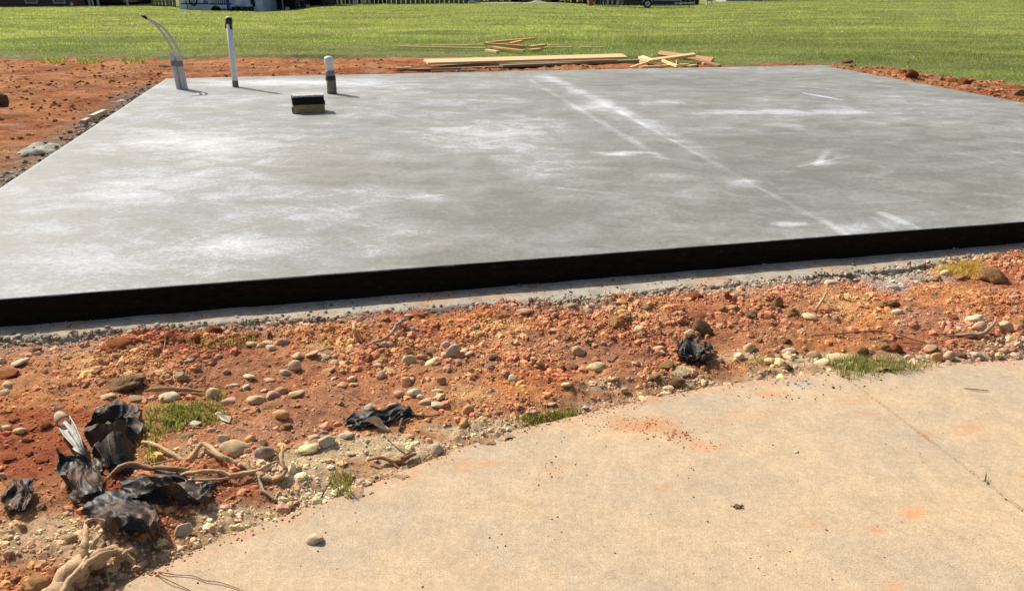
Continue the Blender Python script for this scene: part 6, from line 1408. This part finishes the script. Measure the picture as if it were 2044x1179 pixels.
bp = site('brick_pier', 1180, 66.5, 'orange brick pier with pale left edge', 'pier')
for k in range(24):
    for j in (0, 1): fbox('brick', FM['orangebrick'], bp, 1175.5 + j * 4.9, 1180.1 + j * 4.9, k * .085, k * .085 + .075, 66.5, .35)
fbox('mortar_core', FM['path'], bp, 1175.8, 1184.8, -.1, 2.05, 66.53, .28); fbox('edge_trim', FM['post'], bp, 1172.5, 1174.8, -.1, 2.1, 66.5, .1)
rl = site('picket_railing', 1212, 66.3, 'thin metal picket railing right of the brick pier', 'railing'); rr = random.Random(9)
for k in range(14): fbox('picket', FM['chrome'] if k % 3 == 0 else FM['fence'], rl, 1187 + k * 3.7, 1187.9 + k * 3.7, -.05, 1.2, 66.3, .03)
for a in (1212.5, 1221.5, 1234): fbox('rail_post', FM['post'], rl, a, a + 2.2, -.05, 1.4, 66.28, .06)
for z in (.12, .62, 1.15): fbox('rail', FM['fence'], rl, 1186, 1240, z, z + .04, 66.33, .03)
plank_fence('dark plank fence behind the black trailer', 1186, 1395, 72.0, 9, 1.9, FM['dark'], .6, 6, dz=-.2)
Yt = 63.5; tr = site('cargo_trailer', 1295, Yt, 'black single-axle trailer with a pale wheel and arched fender', 'trailer'); tx = tr.location.x
fbox('body', FM['black'], tr, 1244, 1346, .24, 1.9, Yt + .12, 1.8); fbox('lower_frame', FM['chrome'], tr, 1300, 1350, .17, .22, Yt + .02, .08); fbox('side_rail', FM['chrome'], tr, 1304, 1346, .52, .56, Yt + .09, .03); fbox('marker_light', FM['post'], tr, 1259, 1266, .62, .80, Yt + .09, .03)
wx = fx(1292, Yt) - tx
mb = MB(); mb.tube([(wx, -.1, .3), (wx, .1, .3)], .30, 28); wl = mb.build('wheel', FM['rubber'], tr); mb = MB(); mb.tube([(wx, -.125, .3), (wx, -.1, .3)], .19, 24); mb.build('rim', FM['rim'], wl); mb = MB(); mb.tube([(wx, -.14, .3), (wx, -.12, .3)], .06, 14); mb.build('hub', FM['black'], wl)
mb = MB(); arc = [(wx + .38 * math.cos(a), .3 + .38 * math.sin(a)) for a in np.linspace(.25, math.pi - .25, 16)]; 
for (a, b), (c_, d_) in zip(arc[:-1], arc[1:]): mb.beam((a, 0, b), (c_, 0, d_), .24, .035, Vector((0, 0, 1)) if abs(c_ - a) > abs(d_ - b) else Vector((1, 0, 0)))
mb.build('fender', FM['rim'], tr)
mb = MB(); e = fx(1390, Yt) - tx; s0 = fx(1346, Yt) - tx; mb.beam((s0, .3, .34), (e, .95, .34), .06, .08); mb.beam((s0, 1.6, .34), (e, .95, .34), .06, .08); mb.build('tongue', FM['chrome'], tr)
mb = MB(); mb.beam((s0, .12, .55), (fx(1360, Yt) - tx, .12, .55), .04, .05); mb.beam((s0, .12, .30), (fx(1362, Yt) - tx, .12, .30), .04, .05); mb.build('front_rack', FM['chrome'], tr); mb = MB(); mb.tube([(fx(1381, Yt) - tx, .9, 0), (fx(1381, Yt) - tx, .9, .75)], .035, 10); mb.build('jack', FM['black'], tr)
tk = site('water_tank', 1415, 66.0, 'small white tank between the trailer and the grey shed', 'tank'); mb = MB(); mb.tube([(-.26, 0, .46), (.26, 0, .46)], .17, 18); mb.build('tank_body', FM['post'], tk, smooth=False)
for sx in (-.18, .18): mb = MB(); mb.box((sx, 0, .14), (.05, .3, .3)); mb.build('leg', FM['chrome'], tk)
Ys = 73.0; sh = site('grey_shed', 1505, Ys, 'light grey shed with siding boards at upper right', 'shed'); fbox('wall', FM['shed'], sh, 1448, 1548, -.2, 2.4, Ys, 3.5); gable(sh, 1448, 1548, 2.45, Ys, 3.5, 1.2, .25); fbox('door', FM['trim'], sh, 1508, 1530, -.1, 2.0, Ys - .05, .05)
for k in range(11): fbox('siding_board', FM['shed'], sh, 1449, 1507, -.1 + k * .22, .105 + k * .22, Ys - .02, .018)
fn = site('wire_fence', 1610, 69.5, 'low wire fence with thin posts in front of the hedge', 'fence')
for a in (1496, 1524, 1588, 1652, 1716, 1780): fbox('post', FM['chrome'], fn, a - .8, a + .8, -.3, 1.2, 69.5, .06)
for z in (.15, .45, .75, 1.05): fbox('wire', FM['chrome'], fn, 1496, 1780, z, z + .012, 69.52, .012)
